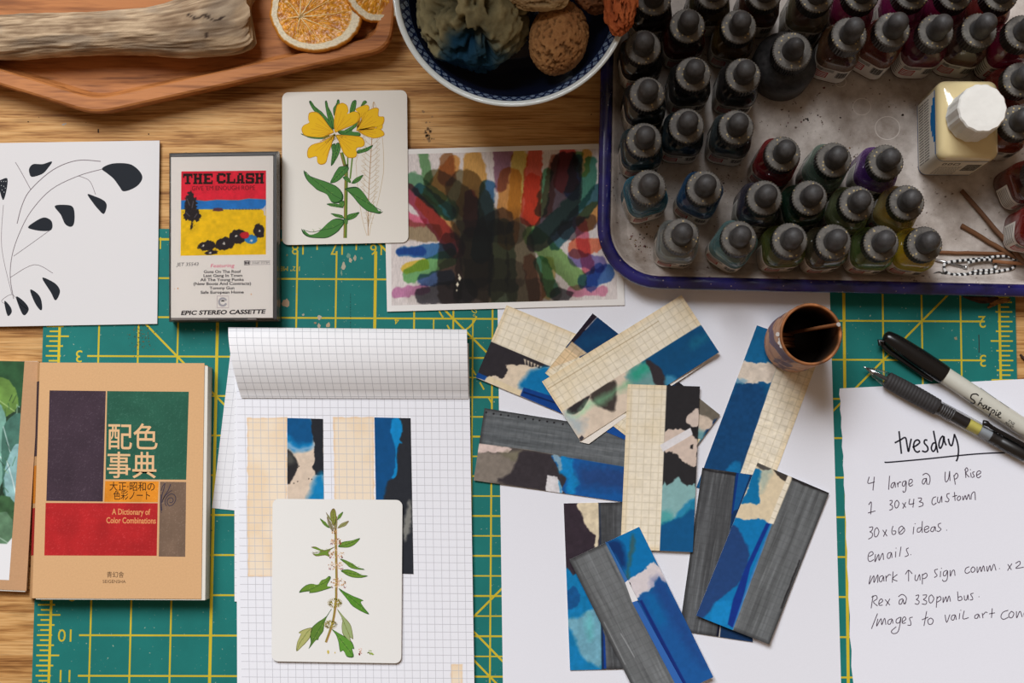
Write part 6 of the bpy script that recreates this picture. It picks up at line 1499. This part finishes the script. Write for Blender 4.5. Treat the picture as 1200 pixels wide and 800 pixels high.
def orange(label,c,R,seed,pith,tilt,zc,group='dried orange slices'):
    """a dried slice: rind with white pith, and the flesh in segments"""
    ce=at(c[0],c[1],zc); rt=thing('orange_slice',label,'orange slice',tuple(ce),group)
    TX=Matrix.Rotation(tilt[0],3,'X')@Matrix.Rotation(tilt[1],3,'Y'); TX=np.array(TX)
    na,nr=220,70; a=np.linspace(0,2*math.pi,na,endpoint=False); rho=np.linspace(0,1,nr)
    Rb=R*(1+.03*np.sin(a*3+seed)+.07*(fbm(np.cos(a)*2+seed,np.sin(a)*2,seed,3)-.5)+.035*(fbm(np.cos(a)*14+9,np.sin(a)*14,seed+2,2)-.5))
    px=np.array(pith)
    def pos(r): 
        w=(1-r)**1.4; return np.stack([r*Rb*np.cos(a)+px[0]*w,r*Rb*np.sin(a)+px[1]*w],1)
    pts=np.stack([pos(r) for r in rho]); X,Y=pts[...,0],pts[...,1]
    ns=9; seg=((a[None]/(2*math.pi)*ns+.25*fbm(rho[:,None]*3+0*a,np.zeros((nr,na)),seed,2)+seed*.3)%1); mem=np.abs(seg-.5)*2
    fl=rho[:,None]<.80
    mw=np.clip((mem-(1-.05/np.maximum(rho[:,None],.08)))*8,0,1)*fl
    n1=fbm(X*900+seed,Y*900,seed,4); fib=fbm(a[None]*26+0*rho[:,None],rho[:,None]*9+0*a,seed+4,3)
    flesh=np.array((196,116,22))*(1-n1[...,None])+np.array((240,176,56))*n1[...,None]
    flesh=flesh*(.72+.55*fib[...,None]); br=np.clip((fbm(X*260,Y*260,seed+7,3)-.55)*5,0,1)[...,None]*.55; flesh=flesh*(1-br)+np.array((150,78,24))*br
    flesh=flesh*(1-mw[...,None])+np.array((238,214,160))*mw[...,None]; cen=np.clip(1-rho[:,None]/.09,0,1)[...,None]*np.ones_like(flesh); flesh=flesh*(1-cen)+np.array((240,220,176))*cen
    pithc=np.array((240,226,196))*np.ones((nr,na,3)); pn=fbm(X*1600,Y*1600,seed+3,2)[...,None]; pithc=pithc*(.86+.2*pn)
    t=np.clip((rho[:,None]-.79-.03*(fib-.5))/.03,0,1)[...,None]; col=flesh*(1-t)+pithc*t
    rind=np.clip((rho[:,None]-.955-.03*(n1-.5))/.02,0,1)[...,None]; col=col*(1-rind)+np.array((214,140,52))*rind
    z=.0017+.0010*(fib-.5)*fl+.0007*(n1-.5)+.0006*mw-.0006*fl-.0012*np.clip((rho[:,None]-.95)/.05,0,1)**2
    bend=.0016*np.sin(2*a+seed)[None]*rho[:,None]**2
    P3=np.stack([X,Y,z+bend],-1)
    def w(P): return P@TX.T+ce
    cut=int(nr*.80); idx=np.arange(nr*na).reshape(nr,na); nx=np.roll(idx,-1,1); F=np.stack([idx[:-1],idx[1:],nx[1:],nx[:-1]],-1)
    f=MB(); f.add(w(P3.reshape(-1,3)),F[:cut].reshape(-1,4),col.reshape(-1,3),smooth=True); B=P3[cut].copy(); B[:,2]=bend[cut]-.0006; f.add(w(B)[::-1],[tuple(range(na))],(200,130,40)); f.build('flesh',[mat_vcol('dried_flesh',.3,.4,.10,900,.4)],rt) 
    r_=MB(); r_.add(w(P3.reshape(-1,3)),F[cut:].reshape(-1,4),col.reshape(-1,3),smooth=True)
    top=P3[-1]; out_=np.stack([top[:,0]*1.015,top[:,1]*1.015,top[:,2]-.001],1); bot=np.stack([top[:,0]*.97,top[:,1]*.97,bend[-1]-.0012],1); ib=P3[cut].copy(); ib[:,2]=bend[cut]-.0008
    for A_,B_,cl in ((top,out_,(204,126,44)),(out_,bot,(190,108,36)),(bot,ib,(226,200,160))):
        i=np.arange(na); j=(i+1)%na; r_.add(w(np.concatenate([A_,B_])),np.stack([i,i+na,j+na,j],-1),cl,smooth=True)
    r_.build('rind',[ROUGHC],rt)
s1=.0487*.5
orange('dried orange slice showing all its segments, on the rim of the cedar tray',(371,12),.0292,3,(-.0105,-.0055),(math.radians(-6),math.radians(2)),.0170)
orange('second dried orange slice, cut by the photo top beside the china bowl',(444,-16),.0232,7,(.002,.003),(math.radians(3),math.radians(5)),.0186)

# ------------------------------------------------------------------ rusty cup with sticks
cb=at(929,402,.0026); CUZ=.0030; CH=.066
cu=thing('brush_cup','rusty copper-coloured cup stained with purple paint, holding thin sticks','cup',(cb[0],cb[1],CUZ))
mb=MB(); na=160; a=np.linspace(0,2*math.pi,na,endpoint=False); Rr=.0188
prof=[(Rr*.97,0),(Rr,.001)]+[(Rr+.0004*math.sin(z*300),z) for z in np.linspace(.004,CH-.001,40)]+[(Rr-.0003,CH),(Rr-.0012,CH+.0001),(Rr-.0016,CH-.0008)]+[(Rr-.0018,z) for z in np.linspace(CH-.004,.004,16)]+[(.0002,.0035)]
pr=np.array(prof); V=np.stack([cb[0]+pr[:,0][:,None]*np.cos(a)*(1+.01*np.sin(2*a)),cb[1]+pr[:,0][:,None]*np.sin(a),CUZ+np.repeat(pr[:,1][:,None],na,1)],-1)
Zg=np.repeat(pr[:,1][:,None],na,1); Ag=np.repeat(a[None],len(pr),0)
n=fbm(np.cos(Ag)*2.2+3,np.sin(Ag)*2.2+Zg*60,4,4); n2=fbm(Ag*9,Zg*40,6,3)
col=np.zeros(V.shape)+np.array((196,150,120)); m=np.clip((n-.46+(n2-.5)*.25)*12,0,1)[...,None]; col=col*(1-m)+np.array((104,84,104))*m
m=np.clip((fbm(Ag*3,Zg*300,9,2)-.6)*6,0,1)[...,None]*.5; col=col*(1-m)+np.array((140,80,50))*m
ins=np.zeros(len(pr),bool); ins[-17:]=True; ri=np.zeros(len(pr),bool); ri[41:47]=True
n4=fbm(np.cos(a)*3,np.sin(a)*3,3,3)[:,None]; col[ri]=np.array((176,112,66))*(1.2-.7*n4); dk=np.array((92,58,34))*np.ones((na,3))*(1.3-.8*n4); col[ins]=dk; deep=np.clip((CH-.006-Zg)/.02,0,1)[...,None]*ins[:,None,None]; col=col*(1-deep)+np.array((36,24,16))*deep  # inner wall darkens with depth: the shade inside the cup, put into its colour
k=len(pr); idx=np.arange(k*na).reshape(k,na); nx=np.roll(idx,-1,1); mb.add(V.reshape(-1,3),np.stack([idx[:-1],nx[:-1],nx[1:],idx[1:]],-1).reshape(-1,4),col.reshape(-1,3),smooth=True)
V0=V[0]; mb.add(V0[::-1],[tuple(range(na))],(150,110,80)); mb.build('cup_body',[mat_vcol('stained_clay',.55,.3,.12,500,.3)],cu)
CG='thin sticks standing in the cup'
def cstick(i,label,tip,zt,foot):
    T=at(tip[0],tip[1],zt); Fp=np.array([cb[0]+foot[0],cb[1]+foot[1],CUZ+.0049]); d=(T-Fp)
    mb=MB(); tube(mb,[Fp,Fp+d*.5,Fp+d*.985,Fp+d*.99,T],[.0012,.0012,.0012,.0013,.0013],np.array([(150,96,60)]*3+[(190,186,182)]*2),0,10); nm='cup_stick'+('' if i==0 else '.%03d'%i)
    o=mb.build(nm,[ROUGHC],loc=tuple(Fp)); tag(o,label,'stick',CG)
cstick(0,'longest stick in the cup, crossing to the right rim with a pale tip',(983,380),CUZ+.0705,(-.0103,.0050))
cstick(1,'upper of the four short stick tips at the left rim of the cup',(911.5,391.5),CUZ+.0640,(-.0010,.0050))
cstick(2,'second from top of the four short stick tips in the cup',(914.5,397),CUZ+.0625,(-.0006,.0022))
cstick(3,'third from top of the four short stick tips in the cup',(913.8,401.3),CUZ+.0625,(-.0010,-.0002))
cstick(4,'lowest of the four short stick tips at the left rim of the cup',(916,405.5),CUZ+.0640,(-.0004,-.0022))

# ------------------------------------------------------------------ pens
def axis_lathe(mb, p0, d, prof, col, n=28, mat=0, roll=None, smooth=True):
    """(s,r) profile turned about the axis p0 + s*d; profile colours allowed"""
    d=np.array(d)/np.linalg.norm(d); u=np.cross([0,0,1.],d); u/=np.linalg.norm(u); v=np.cross(d,u)
    a=np.linspace(0,2*math.pi,n,endpoint=False); pr=np.asarray(prof,float); k=len(pr)
    V=np.array([p0+d*s+r*(np.cos(a)[:,None]*u+np.sin(a)[:,None]*v) for s,r in pr])
    idx=np.arange(k*n).reshape(k,n); nx=np.roll(idx,-1,1); c=np.asarray(col,float)
    if c.ndim==2: c=np.repeat(c,n,0)
    mb.add(V.reshape(-1,3),np.stack([idx[:-1],nx[:-1],nx[1:],idx[1:]],-1).reshape(-1,4),c,mat,smooth=smooth)
    for r_,rev in ((0,True),(k-1,False)):
        if pr[r_,1]>.0004: mb.add(V[r_][::-1] if rev else V[r_],[tuple(range(n))],c if c.ndim==1 else c[r_*n],mat)
def on_barrel(p0, d, r):
    d=np.array(d)/np.linalg.norm(d)
    def f(p):
        p=np.asarray(p,float); z=np.full(p.shape[:-1],p0[2]+r)
        for _ in range(4):
            P=at(p[...,0],p[...,1],z); q=P-p0; s=q@d; perp=q-s[...,None]*d; perp[...,2]=0
            h=np.linalg.norm(perp,axis=-1); z=p0[2]+np.sqrt(np.maximum((r+.00006)**2-h**2,1e-8))
        return at(p[...,0],p[...,1],z)
    return f
mk_r=.0063; A=at(1036.5,392.5,.0026+mk_r); B=at(1216,512,.0026+mk_r); d=(B-A)/np.linalg.norm(B-A)
mk=thing('marker_pen','white marker pen with black cap, upper of the two pens on the note','marker',(A[0],A[1],.0026))
mb=MB(); axis_lathe(mb,A,d,smooth_poly([(-.0006,.0002),(.0002,.0026),(.0022,.0042),(.010,.0055),(.025,.0062),(.0375,.0063),(.0455,.0061),(.0462,.0056)],3,False),(22,21,22)); mb.build('cap',[mat_plain('gloss_black_plastic',(20,19,20),.25,.5)],mk)
# clip along the lower side of the cap
mb=MB(); u=np.cross([0,0,1.],d); side=-u/np.linalg.norm(u)
pts=[A+d*.0005+side*.0040-np.array([0,0,.002]),A+d*.006+side*.0066-np.array([0,0,.002]),A+d*.020+side*.0070-np.array([0,0,.0022]),A+d*.036+side*.0070-np.array([0,0,.0025]),A+d*.042+side*.0062-np.array([0,0,.0025])]
tube(mb,smooth_poly(pts,4,False),.0015,(18,17,18),0,10); tube(mb,[A+d*.002+side*.004,A-d*.0008+side*.0052,A+d*.0015+side*.0070],.0016,(26,25,26),0,10); mb.build('clip',[mat_plain('black_clip_plastic',(18,17,18),.3,.5)],mk)
mb=MB(); axis_lathe(mb,A,d,[(.0450,.0052),(.0462,.0054),(.0470,.0056),(.075,.0058),(.105,.0058),(.112,.0052),(.113,.004)],(206,204,192)); BS=on_barrel(A,d,.00575)
zs=zoomed(1010,370,4.574); bk2=(30,28,30)
for s,w in [([(626,428),(612,418),(590,422),(584,440),(600,452),(606,464),(594,470),(582,462)],1.5),([(545,433),(575,455),(600,470)],.5),([(645,440),(622,478),(630,470),(640,466),(642,478),(650,480)],1.3),([(664,478),(652,482),(650,496),(660,494),(670,480),(668,498),(678,500)],1.3),([(682,486),(678,508),(684,494),(694,492)],1.3),([(702,500),(680,540),(696,508),(708,504),(712,514),(700,522)],1.3),([(722,514),(716,532),(726,530)],1.3),([(726,506)],1.2),([(728,534),(744,524),(740,516),(730,528),(732,542),(748,546)],1.3),([(745,566)],.6)]:
    stroke(mb,zs(s),w,BS,bk2)
text(mb,'FINE',zs((782,566)),4.1,BS,bk2,34,width=8.2,bold=.04); text(mb,'POINT',zs((765,576)),3.9,BS,bk2,34,width=11.5,bold=.04)
for s in [[(636,386),(720,446)],[(738,458),(790,494)]]: stroke(mb,zs(s),.6,BS,(70,68,70))
mb.build('barrel',[RUBBERY],mk)

g_r=.0053; A=at(1012,429.5,.0026+g_r); B=at(1216,541,.0026+g_r); d=(B-A)/np.linalg.norm(B-A)
gp=thing('gel_pen','clear gel pen with dark rubber grip, lower of the two pens on the note','pen',(A[0],A[1],.0026))
mb=MB(); axis_lathe(mb,A,d,[(0,.0004),(.0025,.0007),(.0026,.0011),(.0075,.0022)],(176,170,160)); mb.build('metal_point',[STEEL],gp)
mb=MB(); axis_lathe(mb,A,d,smooth_poly([(.0050,.0020),(.0085,.0034),(.0140,.0045),(.0185,.0048)],3,False),(60,60,60)); mb.build('tip_cone',[CLEARP],gp)
mb=MB(); axis_lathe(mb,A,d,[(.0050,.0012),(.018,.0014),(.070,.0024),(.0705,.0024)],np.array([(60,58,58)]*4)); mb.build('refill',[RUBBERY],gp)
mb=MB(); P=[(.0168,.0046)]
for k in range(16): P+= [(.0175+k*.0022,.0053+.0004*math.sin(k/15*math.pi)),(.0190+k*.0022,.0054+.0004*math.sin(k/15*math.pi)),(.0193+k*.0022,.00505+.0004*math.sin(k/15*math.pi))]
P+=[(.0535,.0054),(.0540,.0050)]
axis_lathe(mb,A,d,P,(56,54,55)); mb.build('rubber_grip',[mat_plain('grey_rubber',(58,56,57),.65,.3)],gp)
mb=MB(); axis_lathe(mb,A,d,[(.0540,.0046),(.060,.0049),(.1200,.0049)],(200,200,200)); mb.build('barrel',[CLEARP],gp)
mb=MB(); axis_lathe(mb,A,d,[(.0545,.0036),(.0760,.0036)],(28,27,30)); axis_lathe(mb,A,d,[(.0925,.0040),(.094,.0043),(.096,.0036),(.0972,.0043),(.099,.0036),(.100,.0044),(.118,.0044)],(30,29,30)); 
for k in range(6): axis_lathe(mb,A,d,[(.056+k*.0016,.0037),(.0563+k*.0016,.0042),(.0567+k*.0016,.0042),(.057+k*.0016,.0037)],(90,90,92))
mb.build('ink_tube',[RUBBERY],gp)
mb=MB(); axis_lathe(mb,A,d,[(.0762,.0037),(.0845,.0037)],(196,186,96)); mb.build('ink_follower',[RUBBERY],gp)
mb=MB(); axis_lathe(mb,A,d,[(.0847,.0036),(.0924,.0036)],(150,156,162)); mb.build('clear_refill_end',[RUBBERY],gp)
u=np.cross([0,0,1.],d); sd=u/np.linalg.norm(u)
mb=MB(); q=[A+d*.0835+sd*.0046+np.array([0,0,.0035]),A+d*.086+sd*.0052+np.array([0,0,.0044]),A+d*.092+sd*.0046+np.array([0,0,.0042]),A+d*.104+sd*.0046+np.array([0,0,.0046]),A+d*.122+sd*.0044+np.array([0,0,.0048])]
tube(mb,smooth_poly(q,4,False),[.0016]+[.0019]*4+[.0014]*(len(smooth_poly(q,4,False))-5),(22,21,22),0,12); mb.build('clip',[mat_plain('black_clip',(20,19,20),.25,.5)],gp)

# ------------------------------------------------------------------ scraps on the desk
def scrap(name,label,cat,pts,z,h,col,seed):
    mb=MB(); p=smooth_poly(pts,4); rnd=random.Random(seed); c=p.mean(0); loops=[]
    for sc,zz in ((1,z),(1.02,z+h*.4),(.8,z+h*.8),(.4,z+h)):
        q=c+(p-c)*sc+np.array([[rnd.gauss(0,.3),rnd.gauss(0,.3)] for _ in p]); loops.append(at(q[:,0],q[:,1],zz)[::-1])
    colr=np.concatenate([np.array([np.array(col)*rnd.uniform(.5,1.3) for _ in p]) for _ in loops]); loft(mb,loops,np.clip(colr,0,255)); o=mb.build(name,[ROUGHC],loc=tuple(at(c[0],c[1],z))); tag(o,label,cat)
scrap('bark_piece','dark curled piece of bark half under the front edge of the enamel tray','bark',[(1128,347),(1145,346),(1166,346.5),(1170,350),(1164,354),(1152,355.5),(1142,353),(1134,350.5)],MZ+.0001,.0018,(70,46,34),3)
scrap('wood_chip','pale brown chip of wood beside the bark, below the tray','wood chip',[(1161,350.5),(1172,349.5),(1183,350),(1181,354),(1170,356),(1164,359),(1157,361),(1160,356)],MZ+.0001,.0012,(150,106,62),5)
mb=MB(); tube(mb,at(np.array([1195.6,1199,1205]),np.array([415,419,424]),.0012),[.0006,.0010,.0010],(72,52,42),0,8); o=mb.build('twig',[ROUGHC],loc=tuple(at(1196,416,0))); tag(o,'tiny brown twig end on the bare wood at the right edge','twig')
